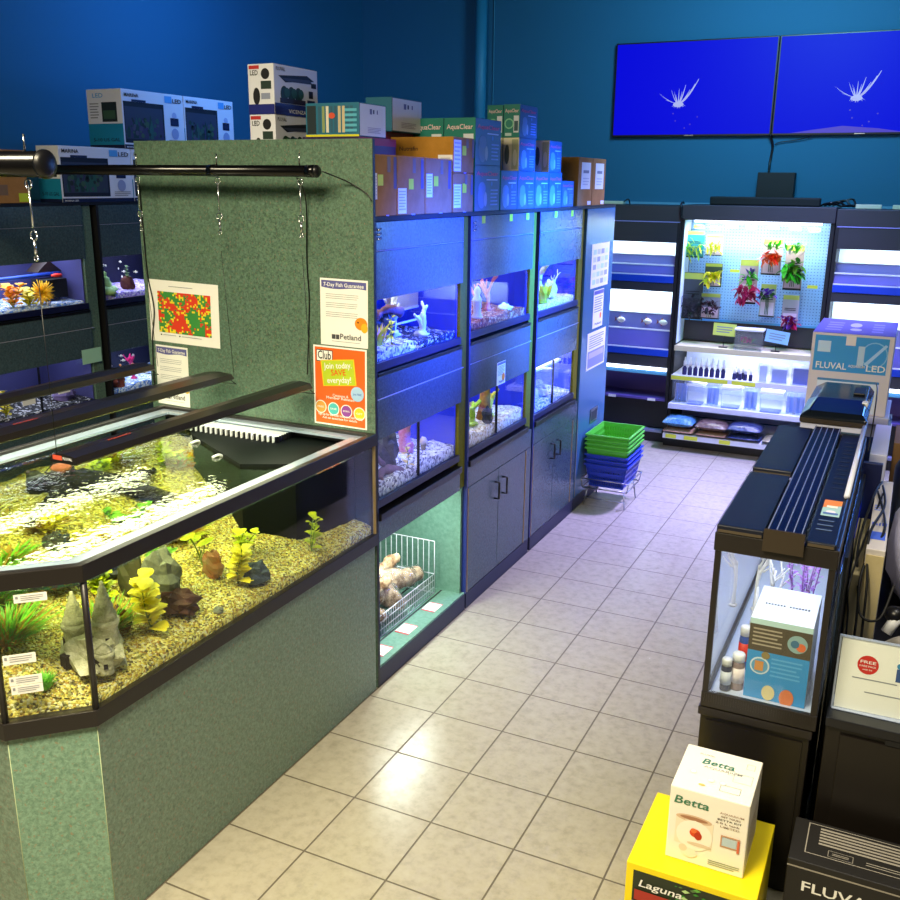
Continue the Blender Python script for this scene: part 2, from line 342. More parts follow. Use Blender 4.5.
# ------------------------------------------------------------------ water-world ornaments
def gravel(label, x0, x1, y0, y1, z0, h, m, n=24, peb=500, pr=.006, clip=None, slope=0, seed=1):
    nx = max(6, int((x1-x0)/.02)) ; ny = max(6, int((y1-y0)/.02)); nx = min(nx, 70); ny = min(ny, 90)
    def hz(x, y):
        t = (x1-x)/(x1-x0)
        return z0+h*(1+.45*noise.noise(Vector((x*7+seed, y*7, 0)))+.12*noise.noise(Vector((x*30, y*30, seed))))+slope*t
    mb = MB(); vs = [(x0+(x1-x0)*i/nx, y0+(y1-y0)*j/ny) for j in range(ny+1) for i in range(nx+1)]
    if clip: vs = [clip(*p) for p in vs]
    V = [(x, y, hz(x, y)) for x, y in vs]
    fs = [(j*(nx+1)+i, j*(nx+1)+i+1, (j+1)*(nx+1)+i+1, (j+1)*(nx+1)+i) for j in range(ny) for i in range(nx)]
    # skirt down to the tank floor
    ring = [i for i in range(nx+1)]+[j*(nx+1)+nx for j in range(1, ny+1)]+[ny*(nx+1)+i for i in range(nx-1, -1, -1)]+[j*(nx+1) for j in range(ny-1, 0, -1)]
    nb = len(V); V += [(V[k][0], V[k][1], z0+.0005) for k in ring]; L = len(ring)
    fs += [(ring[k], nb+k, nb+(k+1) % L, ring[(k+1) % L]) for k in range(L)]
    mb.add(V, fs, m, True)
    R = random.Random(seed)
    for _ in range(peb):
        x, y = R.uniform(x0+pr, x1-pr), R.uniform(y0+pr, y1-pr)
        if clip: x, y = clip(x, y)
        r = pr*R.uniform(.5, 1.1); a = R.uniform(0, PI); z = hz(x, y)+r*.25; ca, sa = math.cos(a), math.sin(a); ry = r*R.uniform(.6, .9)
        P = [(x+ca*r, y+sa*r, z), (x-sa*ry, y+ca*ry, z), (x-ca*r, y-sa*r, z), (x+sa*ry, y-ca*ry, z), (x, y, z+r*.6), (x, y, z-r*.6)]
        mb.add(P, [(0, 1, 4), (1, 2, 4), (2, 3, 4), (3, 0, 4), (1, 0, 5), (2, 1, 5), (3, 2, 5), (0, 3, 5)], m, True)
    o = solo('gravel_bed', mb, label, 'gravel', kind='stuff'); return hz
def leaf(mb, p, d, L, W, m, droop=.35, seg=4):
    p = Vector(p); d = Vector(d).normalized(); side = d.cross(Vector((0, 0, 1)))
    if side.length < .1: side = Vector((1, 0, 0))
    side.normalize(); up = side.cross(d); V = []
    for i in range(seg+1):
        t = i/seg; c = p+d*(L*t)-Vector((0, 0, droop*L*t*t)); w = W*math.sin(PI*min(.97, t*.93+.04))**.8
        V += [c-side*w+up*w*.25, c, c+side*w+up*w*.25]
    fs = []
    for i in range(seg):
        a = i*3; fs += [(a, a+1, a+4, a+3), (a+1, a+2, a+5, a+4)]
    mb.add(V, fs, m, True)
def leafy(base, h, m, stem, label, name='leafy_plant', n=16, L=.045, W=.013, group=None, lean=(0, 0), seed=0, stems=1, spread=.02, cat='plant'):
    R = random.Random(seed+11); b = Vector(base); t = thing(name, base, label, cat, group); st = MB(); lf = MB()
    for q in range(stems):
        off = Vector((R.uniform(-spread, spread), R.uniform(-spread, spread), 0)) if stems > 1 else Vector((0, 0, 0)); top = b+off*1.8+Vector((lean[0], lean[1], h*R.uniform(.75, 1)))
        P = spline([b, (b+top)/2+Vector((R.uniform(-.01, .01), R.uniform(-.01, .01), 0)), top], 4); st.tube(P, .0022, stem, 5)
        for k in range(n):
            tt = .12+.88*k/(n-1); p = b+(top-b)*tt; a = k*2.4+R.uniform(-.3, .3); leaf(lf, p, (math.cos(a), math.sin(a), .5+tt*.6), L*R.uniform(.7, 1.1)*(1.1-.35*tt), W*R.uniform(.8, 1.1), m)
    part('leaves', lf, part('stem', st, t)); return t
def grass(base, h, m, label, n=60, spread=.08, name='feathery_plant', seed=0, w=.003, m2=None, group=None, cat='plant', lim=None):
    R = random.Random(seed+5); mb = MB(); b = Vector(base)
    for k in range(n):
        a = R.uniform(0, 2*PI); r = spread*R.random()**.5; p = b+Vector((math.cos(a)*r*.5, math.sin(a)*r*.5, 0)); d = Vector((math.cos(a)*r, math.sin(a)*r, h*R.uniform(.5, 1))); mm = m2 if (m2 and R.random() < .4) else m
        q1 = p+d*.5+Vector((R.uniform(-.01, .01), R.uniform(-.01, .01), 0)); q2 = p+d+Vector((d.x*.4, d.y*.4, 0))
        s = Vector((-math.sin(a), math.cos(a), 0))*w
        if lim:
            for q in (q1, q2): q.x = min(max(q.x, lim[0]), lim[1]); q.y = min(max(q.y, lim[2]), lim[3])
        mb.add([p-s, p+s, q1+s*1.3, q1-s*1.3, q2], [(0, 1, 2, 3), (3, 2, 4)], mm, True)
    return solo(name, mb, label, cat, group)
def coral(base, h, m, label, name='branching_coral', n=3, r=.009, seed=0, cat='ornament', group=None, lean=0):
    R = random.Random(seed+3); mb = MB(); r = r*1.45
    def br(p, d, L, rr, lv):
        e = p+d*L; mid = (p+e)/2+Vector((R.uniform(-1, 1), R.uniform(-1, 1), 0))*L*.1; P = spline([p, mid, e], 3)
        mb.tube(P, [rr*(1-.4*i/(len(P)-1))*(1+.15*math.sin(i*2.1)) for i in range(len(P))], m, 7)
        if lv > 0:
            for k in range(n):
                a = R.uniform(0, 2*PI); nd = (d+Vector((math.cos(a)*.55, math.sin(a)*.75, R.uniform(0, .3)))).normalized(); br(p+d*L*R.uniform(.45, .95), nd, L*R.uniform(.5, .75), rr*.68, lv-1)
    br(Vector(base), Vector((lean, 0, 1)).normalized(), h*.55, r, 2)
    mb.blob(Vector(base)+Vector((0, 0, r*.6)), (r*1.7, r*1.7, r*.9), m, .3, seed=seed)
    return solo(name, mb, label, cat, group)
def rock(c, r, m, label, name='rock', seed=0, amp=.35, group=None, cat='rock', smooth=False, fr=2.2):
    c = (c[0], c[1], c[2]+r[2]*.8)
    return solo(name, MB().blob(c, r, m, amp, fr, 12, 8, seed, smooth, flat=.75), label, cat, group)
def wood(pts, rs, m, label, name='driftwood', cat='driftwood', group=None, branches=(), seed=0, amp=.35):
    def lump(P, r, sd):
        P = spline(P, 6); n = len(P)
        return P, [(r[0]+(r[1]-r[0])*i/(n-1))*(1+amp*noise.noise(Vector((i*.6+sd*7.7, sd, 0)))*1.5) for i in range(n)]
    mb = MB(); P, R_ = lump(pts, rs, seed+1); mb.tube(P, R_, m, 12)
    for k, (bp_, br_) in enumerate(branches): P, R_ = lump(bp_, br_, seed+k+2); mb.tube(P, R_, m, 9)
    mb.rough(0, .010, 26, seed)
    return solo(name, mb, label, cat, group)
def fish(c, L, m, mfin, label, ang=0, group=None):
    """small fish: body, tail and fins in one mesh"""
    c = Vector(c); u = Vector((math.cos(ang), math.sin(ang), 0)); s = Vector((-math.sin(ang), math.cos(ang), 0)); z = Vector((0, 0, 1)); t = thing('fish', c, label, 'fish', group)
    mb = MB(); prof = [(-.5, .02), (-.46, .10), (-.32, .20), (-.1, .26), (.12, .22), (.3, .10), (.38, .05)]; n = 8
    V = [c+u*(x*L)+s*(math.cos(2*PI*k/n)*r*L*.55)+z*(math.sin(2*PI*k/n)*r*L) for x, r in prof for k in range(n)]
    fs = [(i*n+k, i*n+(k+1) % n, (i+1)*n+(k+1) % n, (i+1)*n+k) for i in range(len(prof)-1) for k in range(n)]+[tuple(range(n))[::-1], tuple(range((len(prof)-1)*n, len(prof)*n))]
    mb.add(V, fs, m, True)
    for sg in (-1, 1): mb.blob(c+u*(-.38*L)+s*(sg*.06*L)+z*(.04*L), (.03*L,)*3, INK, 0, seg=6, rings=4)
    part('body', mb, t)
    fn = MB(); fn.add([c+u*(.34*L), c+u*(.62*L)+z*(.24*L), c+u*(.52*L), c+u*(.62*L)-z*(.24*L)], [(0, 1, 2), (0, 2, 3)], mfin)
    fn.add([c-u*(.1*L)+z*(.24*L), c+u*(.08*L)+z*(.40*L), c+u*(.24*L)+z*(.14*L)], [(0, 1, 2)], mfin); fn.add([c+z*(-.2*L), c+u*(.12*L)-z*(.36*L), c+u*(.22*L)-z*(.12*L)], [(0, 1, 2)], mfin)
    part('fins', fn, t); return t

GRN = mat('leaf_green', '4f9a1e', .5, col2='8fc62e', nscale=30); YGR = mat('leaf_yellow_green', 'b8d018', .5, col2='e6e828', nscale=25)
YEL = mat('leaf_yellow', 'f2dc10', .5, col2='f6f040', nscale=25); DGR = mat('leaf_dark_green', '1f5a1c', .5, col2='3c7a24', nscale=30)
STM = mat('plant_stem', '6f8a2a', .6); PINK = mat('pink_coral', 'e88aa0', .6); WCOR = mat('white_coral', 'f2f0ea', .6, bump=.3, bscale=90)
PURP = mat('purple_foliage', 'a060d0', .6, col2='d0a0f0', nscale=30); RKG = mat('grey_rock', '5f6456', .85, col2='8d8f78', nscale=14, bump=.5)
RKD = mat('dark_rock', '2a2c30', .8, col2='474a50', nscale=14, bump=.5); RKB = mat('brown_rock', '3a2018', .8, col2='5a3424', nscale=16, bump=.5)
WOD = mat('dark_wood', '100c09', .8, col2='2c2016', nscale=14, bump=.6, bscale=25); WODB = mat('cut_wood', '9a5a30', .7, col2='7a4020', nscale=18)

# ------------------------------------------------------------------ main display aquarium (x -1.15..0, y -1.78..0)
TW = -1.15; ZB, ZT = .70, 1.20
def hexa(o=0.0, back=0.0):
    k = o*.414
    return [(-o, -back), (-o, -1.61+k), (-.17-k, -1.78+o), (TW+.17+k, -1.78+o), (TW+o, -1.61+k), (TW+o, -back)]
H0 = hexa(0)
st = thing('aquarium_stand', (-.57, -.9, 0), 'green mottled laminate stand with angled corner under the large display aquarium', 'stand')
def wall_seg(mb, a, b, z0, z1, t, m):
    a, b = Vector((*a, 0)), Vector((*b, 0)); u = (b-a).normalized(); nrm = Vector((-u.y, u.x, 0)); c = [a, b, b-nrm*t*-1, a-nrm*t*-1]
    return mb.prism([(p.x, p.y) for p in c], z0, z1, m)
G0 = [(-.004, -.012), (-.004, -1.607), (-.172, -1.775), (TW+.172, -1.775), (TW+.004, -1.607), (TW+.004, -.012)]
names = ['side_panel', 'corner_panel', 'front_panel', 'corner_panel', 'side_panel']
for i in range(5):
    a, b = Vector((*G0[i], 0)), Vector((*G0[i+1], 0)); u = (b-a).normalized(); inn = Vector((u.y, -u.x, 0))
    if i != 10:
        q = [a+u*.001, b-u*.001, b-u*.02+inn*.018, a+u*.02+inn*.018]
        part(names[i], MB().prism([(p.x, p.y) for p in q][::-1], .001, ZB-.003, LAMP if i in (1, 3) else LAMS), st)
        if i < 3:
            tr = MB().tube([b+Vector((0, 0, .004)), b+Vector((0, 0, ZB-.004))], .0012, mat('pale_edge', 'a8b890', .6), 6); part('edge_strip', tr, st)
part('top_board', MB().prism([(x*.97-.015, y*.97-.02) for x, y in G0][::-1], ZB-.03, ZB-.004, BLKM), st)

aq = thing('display_aquarium', (-.57, -.9, ZB), 'large black-rimmed display aquarium with angled corners, yellow gravel and green plants', 'aquarium')
def ring(o0, o1, z0, z1, m):
    mb = MB(); A, B = hexa(o0, .001), hexa(o1, .001+max(0, 0))
    B = [(B[0][0], -.03)]+B[1:5]+[(B[5][0], -.03)] if o1 > .02 else B
    n = 6
    V = [(*p, z) for z in (z0, z1) for P in (A, B) for p in P]
    fs = []
    for i in range(n):
        j = (i+1) % n
        fs += [(i, j, 12+j, 12+i), (6+j, 6+i, 18+i, 18+j), (12+i, 12+j, 18+j, 18+i), (j, i, 6+i, 6+j)]
    return mb.add(V, fs, m)
part('bottom_rim', ring(-.006, .03, ZB, ZB+.052, DKB), aq, .002)
part('top_rim', ring(-.006, .022, ZT-.05, ZT, DKB), aq, .002)
BR = glass('rim_brace_glass', (.5, .66, .72), .2, 2.6, haze=.5, hazecol=(.58, .70, .88))  # bright reflection on the brace is put into its haze colour
br = MB()
def brace():
    A, B = hexa(.02, .021), hexa(.085, .075); V = [(*p, z) for z in (ZT-.022, ZT-.012) for P in (A, B) for p in P]; fs = []
    for i in range(6):
        j = (i+1) % 6; fs += [(i, j, 12+j, 12+i), (6+j, 6+i, 18+i, 18+j), (12+i, 12+j, 18+j, 18+i), (j, i, 6+i, 6+j)]
    return MB().add(V, fs, BR)
part('glass_brace', brace(), aq)
for i in range(5):
    a, b = hexa(.004)[i], hexa(.004)[i+1]
    a, b = Vector((*a, 0)), Vector((*b, 0)); u = (b-a).normalized(); inn = Vector((u.y, -u.x, 0)); q = [a, b, b+inn*.01, a+inn*.01]
    part('glass_pane', MB().prism([(p.x, p.y) for p in q][::-1], ZB+.053, ZT-.051, GL), aq)
for x, y in H0[1:5]:
    d = (Vector((TW/2, -.9))-Vector((x, y))).normalized(); part('corner_post', MB().tube([(x+d.x*.008, y+d.y*.008, ZB+.05), (x+d.x*.008, y+d.y*.008, ZT-.05)], .0095, DKB, 6), aq)
part('back_pane', MB().box(TW+.012, -.012, -.014, -.006, ZB+.053, ZT-.051, mat('black_backing', '0d1416', .2)), aq)
part('end_post', MB().box(-.012, .0, -.011, -.003, ZB+.05, ZT-.05, EDGE), aq)
part('bottom_pane', MB().prism([(x*.965-.02, y*.975-.02) for x, y in H0][::-1], ZB+.02, ZB+.028, BLKM), aq)
WTR = glass('water_surface', (.90, .95, .80), .01, 1.42, bump=.10, bscale=24)
part('water_surface', MB().prism(hexa(.016, .018)[::-1], ZT-.068, ZT-.066, WTR), aq)
ov = [(-.99, -.017), (-.80, -.22), (-.34, -.48), (-.15, -.38), (-.10, -.017)]
ovb = MB().prism(ov[::-1], ZB+.03, ZT-.055, mat('black_acrylic', '060c0b', .6, spec=.15))
o1 = part('overflow_box', ovb, aq)
for P in ([(-.50, -.385, 1.13), (-.505, -.41, 1.142), (-.515, -.435, 1.136)], [(-.72, -.255, 1.13), (-.725, -.28, 1.142), (-.735, -.31, 1.136)]): part('return_nozzle', MB().tube(spline(P, 4), .006, C('b8bcc0'), 8), aq)
# price tags on the glass
cf = F((-.17, -1.78, ZB), (.707, .707, 0), (0, 0, 1), .2404, .5, .0015)
for (a0, b0, a1, b1) in ((.26, .82, .61, .87), (.07, .46, .42, .52), (.11, .33, .46, .385), (.12, .275, .46, .328)):
    t = MB().rect(cf, a0, b0, a1, b1, WPAPER, 1); t.lines(F(cf.p(a0, b0, 0), cf.u, cf.v, (a1-a0)*cf.w, (b1-b0)*cf.h, .0015), .2, .2, .9, .85, 3, GREYINK, 1.4, fill=.3); t.rect(F(cf.p(a0, b0, 0), cf.u, cf.v, (a1-a0)*cf.w, (b1-b0)*cf.h, .0015), .05, .5, .13, .8, GREYINK, 1.4)
    part('price_tag', t, aq)
GRV = pebbles('yellow_gravel', ['dccf5c', 'c4b040', 'ece690', '96802c', 'd4c04c', '5c5224', 'e0d878', 'b08a30', 'd8d4a0', '8a8840'], 130)
def clipg(x, y):
    # keep inside the angled front corners
    if y < -1.61+.02:
        k = (-1.58-y); x = min(x, -.022-max(0, k)*1.0); x = max(x, TW+.022+max(0, k))
    return x, y
hz = gravel('bed of coarse yellow and tan gravel covering the large display aquarium floor', TW+.02, -.018, -1.745, -.02, ZB+.03, .05, GRV, peb=16000, pr=.005, clip=clipg, slope=.31)
def gp(x, y): return (x, y, hz(x, y)-.004)
CST = mat('sand_castle_stone', 'dcd8b4', .85, col2='9c9c70', nscale=34, bump=.9, bscale=70); DRK = mat('dark_opening', '20150c', .9)
def castle(x, y, q=1):
    z = hz(x, y)-.006; t = thing('castle_ornament', (x, y, z), 'grey stone castle ornament with pointed towers behind the corner post of the large aquarium', 'ornament')
    part('rock_base', MB().blob((x, y, z+.035*q), (.075*q, .062*q, .045*q), CST, .45, 3, 16, 10, 3, False, flat=.7), t)
    for dx, dy, r, h, hr in ((.03, .012, .026, .10, .10), (-.04, -.01, .024, .085, .085), (-.068, .03, .018, .05, 0), (.062, -.028, .018, .045, .03), (-.005, .045, .022, .07, .07)):
        dx, dy, r, h, hr = dx*q, dy*q, r*q, h*q, hr*q; prof = [(r*1.1, .02), (r, .03), (r, h), (r*1.25, h+.005), (r*1.25, h+.013), (r, h+.014)]
        prof = [(r*(1+.06*(k_ % 2)), h*k_/9) for k_ in range(1, 9)]+prof[3:]
        if hr: prof += [(r*(1.05-.98*k_/9)+(.003 if k_ % 2 else 0), h+.018+(hr-.018)*k_/9) for k_ in range(10)]
        tw = MB().lathe((x+dx, y+dy, z), prof, CST, 12); pt = part('tower', tw, t)
        wn = MB()
        for a in (-.6, .9):
            cx, cy = x+dx+math.cos(a-PI/2)*(r+.001), y+dy+math.sin(a-PI/2)*(r+.001); wn.obox((cx, cy, 0), (math.cos(a), math.sin(a), 0), (-math.sin(a), math.cos(a), 0), .006, .003, z+h*.5, z+h*.75, DRK)
        part('window_opening', wn, pt)
    dr = MB()
    for (dx, dy, a) in ((.055, -.045, .6), (-.02, -.062, -.15)): dr.obox((x+dx*q, y+dy*q, 0), (math.cos(a), math.sin(a), 0), (-math.sin(a), math.cos(a), 0), .010*q, .008, z+.012*q, z+.044*q, DRK)
    part('doorway', dr, t)
castle(-.135, -1.475, 1.35)
# plants and rocks of the big tank
leafy(gp(-.12, -1.24), .20, YEL, STM, 'bright yellow plastic plant in the middle of the large aquarium beside a brown stone', n=12, L=.085, W=.034, seed=2, lean=(.0, -.02), stems=3, spread=.03)
rock(gp(-.13, -1.10), (.075, .055, .045), RKB, 'dark reddish brown stone beside the yellow plant in the large aquarium', seed=5)
rock(gp(-.22, -1.08), (.07, .055, .09), RKG, 'tall rough grey rock behind the brown stone in the large aquarium', seed=6)
rock(gp(-.21, -1.30), (.045, .05, .04), RKB, 'small brown stone left of the yellow plant in the large aquarium', seed=9)
rock(gp(-.30, -1.14), (.05, .035, .11), mat('slate', '4a4a30', .7, col2='6a6644', nscale=9), 'upright flat olive slate leaning under the rim of the large aquarium', name='slate_piece', seed=4, amp=.15)
leafy(gp(-.12, -.80), .17, YEL, STM, 'bright yellow plastic plant beside blue grey stones in the large aquarium', n=13, L=.07, W=.024, seed=4, stems=3, lean=(0, .02), spread=.03)
rock(gp(-.08, -.74), (.045, .05, .045), mat('blue_grey_rock', '4a5a60', .8, col2='2c3840', nscale=20, bump=.5), 'blue grey stone right of the second yellow plant in the large aquarium', seed=12)
rock(gp(-.20, -.84), (.045, .03, .055), mat('striped_rock', '8a7a50', .7, col2='a85a2c', nscale=10), 'tan stone with orange stripe in the large aquarium', seed=15)
leafy(gp(-.07, -.40), .15, YGR, STM, 'small lone yellow green plant at the right end of the large aquarium', n=10, L=.055, W=.018, seed=8, stems=2)
def lily(x, y, h, m, label, n=3, r=.03, seed=0):
    R = random.Random(seed); z = hz(x, y)-.004; t = thing('round_leaf_plant', (x, y, z), label, 'plant'); sm, lf = MB(), MB()
    for k in range(n):
        a = R.uniform(0, 6); tp = Vector((x+math.cos(a)*.05, y+math.sin(a)*.05, z+h*R.uniform(.6, 1))); sm.tube(spline([(x, y, z), ((x+tp.x)/2, (y+tp.y)/2, z+h*.6), tp], 4), .002, STM, 5)
        f = F(tp, (1, 0, .3), (0, 1, .35), 1, 1, 0); rr = r*R.uniform(.7, 1.1); lf.disc(f, 0, 0, rr, m, 1, rr*.8, ang=R.uniform(0, 3))
        lf.disc(f, 0, -.0, rr, m, 1, rr*.8)
    part('stem', sm, t); part('leaves', lf, t)
leafy(gp(-.34, -1.22), .12, YGR, STM, 'lime leafy plant behind the yellow one, under the rim of the large aquarium', n=12, L=.06, W=.022, seed=91, stems=3, spread=.03)
leafy(gp(-.22, -.66), .10, YGR, STM, 'low lime plant between the blue stone and the overflow box', n=10, L=.05, W=.02, seed=93, stems=3, spread=.03)
lily(-.26, -1.0, .16, GRN, 'round-leaved green plant above the grey rock in the large aquarium', 4, .032, 2)
lily(-.26, -.82, .14, YGR, 'pale round-leaved plant behind the striped stone in the large aquarium', 4, .03, 5)
lily(-.44, -.62, .15, YGR, 'pale round-leaved plant near the black overflow box in the large aquarium', 3, .03, 7)
FE = mat('feathery_green', '58b820', .5, col2='8ad83a', nscale=40); FE2 = mat('feathery_orange', 'b8902c', .6)
LIM = (TW+.03, -.03, -1.74, -.03)
for (x, y, s, h, lb) in ((-.36, -1.60, .10, .10, 'bushy bright green plant behind the angled corner glass, left of the castle'), (-.22, -1.36, .08, .11, 'feathery green plant right behind the castle in the large aquarium'), (-.56, -1.50, .11, .11, 'bushy green plant at the far left front of the large aquarium'), (-.50, -1.28, .09, .09, 'low feathery yellow green plant under the water left of the driftwood'), (-.14, -1.66, .025, .05, 'tiny green sprig at the foot of the castle')):
    grass(gp(x, y), h, FE, lb, n=int(620*s/.1), spread=s, seed=int(-x*100), w=.0024, m2=FE2 if s > .05 else None, lim=LIM)
for (x, y, lb) in ((-.62, -.80, 'bright green sprig under the water behind the driftwood'), (-.88, -.30, 'pale yellow plant below the water beside the overflow box'), (-.95, -.62, 'low yellow green plant near the back left of the large aquarium'), (-.52, -1.05, 'bright yellow plant tuft right of the driftwood under water')):
    leafy(gp(x, y), .07, YGR if 'yellow' in lb else GRN, STM, lb, n=12, L=.06, W=.018, seed=int(-x*50), stems=4, spread=.05)
for k, (x, y, cc, lb) in enumerate(((-.70, -1.30, FE, 'green plant clump under the water left of the sunken driftwood'), (-.95, -1.35, FE, 'green plant clump near the far left front rim under water'), (-.60, -.95, YEL, 'yellow plant clump between driftwood and the near rim'), (-.45, -.72, YGR, 'lime plant clump right of the driftwood near the overflow box'), (-.85, -.25, GRN, 'green plant clump by the far back corner of the large aquarium'), (-1.02, -.45, YGR, 'lime plant clump along the far rim of the large aquarium'), (-.80, -1.05, YEL, 'yellow plant clump in front of the sunken driftwood'))):
    grass(gp(x, y), .05, cc, lb, n=130, spread=.075, seed=200+k, w=.006, m2=FE2, lim=LIM)
for k, (x, y, lb) in enumerate(((-.42, -1.12, 'dark flat stone behind the tall grey rock under the rim'), (-.66, -1.12, 'dark round stone in the middle of the large aquarium'), (-1.0, -1.15, 'dark round stone near the far rim of the large aquarium'))):
    rock(gp(x, y), (.05, .045, .03), RKD, lb, seed=220+k)
def up(x, y, dz): return (x, y, min(1.10, hz(x, y)+dz*.7))
wood([up(-1.02, -.92, .03), up(-.93, -.80, .07), up(-.80, -.68, .06), up(-.62, -.58, .03)], [.05, .035], WOD, 'dark sunken driftwood log with a sawn orange stump in the large aquarium', branches=((((-.93, -.80, hz(-.93, -.8)+.06), (-.95, -.80, 1.10), (-.96, -.80, 1.112)), (.045, .038)), ((up(-.82, -.70, .06), up(-.80, -.55, .06), up(-.84, -.42, .04)), (.03, .010)), ((up(-.93, -.80, .05), up(-.86, -.98, .04), up(-.80, -1.12, .02)), (.03, .01))))
solo('wood_stump', MB().tube([(-.96, -.80, 1.108), (-.965, -.80, 1.142)], [.042, .038], WODB, 14), 'round sawn orange brown wood end on top of the driftwood', 'driftwood')
for k, (x, y, sx) in enumerate(((-.10, -1.42, .022), (-.05, -1.0, .02), (-.30, -1.72, .03), (-.8, -1.55, .05))):
    rock(gp(x, y), (sx, sx*.8, sx*.6), [mat('teal_stone', '7a9a94', .7, col2='a8a088', nscale=40), RKG, RKD, RKD][k], ['speckled teal pebble on the gravel near the front glass', 'small pale grey pebble at the foot of the front glass', 'flat dark stone at the angled corner glass', 'dark stone at the left end of the large aquarium'][k], name='pebble', seed=20+k)
# floating bristle mat
fm = thing('filter_mat', (-.62, -.06, ZT-.066), 'white bristled filter mat lying over the black overflow box', 'filter'); fmm = MB().box(-.86, -.40, -.15, -.03, ZT-.052, ZT-.030, mat('white_filter_floss', 'd0d4d8', .9)); part('mat', fmm, fm)
bb = MB()
for k in range(34): x = -.86+.46*k/33; bb.box(x-.002, x+.002, -.163, -.15, ZT-.056, ZT-.028, BLK if k % 2 else WHT)
for k in range(8): y = -.15+.12*k/7; bb.box(-.40, -.388, y-.002, y+.002, ZT-.056, ZT-.028, BLK)
part('bristles', bb, fm)

# ------------------------------------------------------------------ LED bars over the aquarium and the two suspension tubes
tubem = mat('gloss_black_tube', '08080a', .2)
def bar(y, x0, x1, r, label):
    t = thing('suspension_tube', ((x0+x1)/2, y, 2.26), label, 'tube'); part('tube', MB().tube([(x0, y, 2.26), (x1, y, 2.26)], r, tubem, 20), t)
    part('end_cap', MB().tube([(x1, y, 2.26), (x1+.006, y, 2.26), (x1+.016, y, 2.26)], [r*1.12, r*1.12, r*.7], BLK, 20), t)
    if y > -1:
        for x in (-.68, -.2): part('collar', MB().tube([(x-.02, y, 2.26), (x+.02, y, 2.26)], r*1.1, tubem, 20), t)
bar(-.13, -3.1, -.18, .022, 'long black round tube hanging across the green end panel above the light bars')
bar(-1.36, -2.9, -.265, .036, 'thick black round tube nearest the viewer, above the near ends of the light bars')
def fixture(x, z, y0, y1, label, lit=True, w=.06, dw=.055):
    t = thing('led_light_bar', (x, (y0+y1)/2, z-.02), label, 'light', 'hanging light bars over the large aquarium')
    P = [(x-w, y0, z-.012), (x-w*.8, y0, z+.006), (x, y0, z+.012), (x+w*.8, y0, z+.006), (x+w, y0, z-.012), (x+w*.9, y0, z-.018), (x-w*.9, y0, z-.018)]
    part('housing', MB().extr(P[::-1], (0, y1-y0, 0), mat('led_housing', '191614', .3)), t)
    part('led_strip', MB().box(x-w*.35, x+w*.35, y0+.04, y1-.04, z-.0205, z-.0185, mat('led_strip', 'ffffff', .4, emit=.9, ecol='f4f2d0')), t)
    f = F((x-w*.8, y0, z-.012), (1, 0, 0), (0, 0, 1), w*1.6, .022); e = MB(); e.rect(f, .05, .15, .45, .8, mat('red_print', 'd05038', .5)); e.text(f, 'FLUVAL', .5, .3, .012, WHT, .4); part('end_print', e, t)
    f2 = F((x+.01, y0+.18, z+.0125), (.0, 1, 0), (-1, 0, 0), .12, .02); e = MB(); e.text(f2, 'AQUASKY', 0, .2, .014, mat('red_print'), .9)
    part('top_print', e, t)
    for ye, ytube, r in ((y0, -1.36, .036), (y1, -.13, .022)):
        sg = -1 if ye == y0 else 1; wb = MB()
        wb.tube([(x-w*.7, ye+.0, z-.02), (x-w*.75, ye+sg*.035, z-.045), (x+w*.75, ye+sg*.035, z-.045), (x+w*.7, ye, z-.02)], .002, BLK, 6); part('wire_foot', wb, t)
        top = 2.26-r; xw = x+(dw if ye == y1 else -.025); wm = MB().tube([(xw, ye, z+.002), (xw, ytube, top-.30)], .0012, BLK, 5); wm.tube([(xw, ytube, top-.02), (xw, ytube, top-.12)], .0012, STEEL, 5); part('suspension_wire', wm, t)
        hk = MB()
        def eye(c, rr):
            hk.tube([(c[0]+rr*math.cos(2*PI*k/10), c[1], c[2]+rr*math.sin(2*PI*k/10)) for k in range(11)], .0028, STEEL, 6)
        eye((xw, ytube, top-.018), .013); hk.tube([(xw, ytube, top-.032), (xw, ytube, top-.14)], .0035, STEEL, 6); eye((xw, ytube, top-.16), .014); hk.tube([(xw, ytube, top-.175), (xw, ytube, top-.215)], .005, STEEL, 6); eye((xw, ytube, top-.225), .008)
        part('eye_bolt', MB().tube([(xw, ytube, 2.26+r), (xw, ytube, 2.26+r+.045)], .003, STEEL, 6), t, label='silver bolt tip')
        part('turnbuckle', hk, t, label='silver turnbuckle hook')
    if lit: lamp('led_bar_lamp', (x, (y0+y1)/2, z-.025), w*1.2, 5.5 if lit is True else lit, (.97, 1.0, .66), None, 160, (y1-y0)*.92)
fixture(-.31, 1.40, -1.36, -.09, 'black LED light bar nearest the aisle, hung over the large aquarium')
fixture(-.74, 1.40, -1.36, -.09, 'middle black LED light bar hung over the large aquarium', lit=5.5, w=.082, dw=.08)
fixture(-1.17, 1.40, -1.36, -.09, 'farthest black LED light bar, beyond the left rim of the large aquarium', lit=4, w=.062, dw=.08)

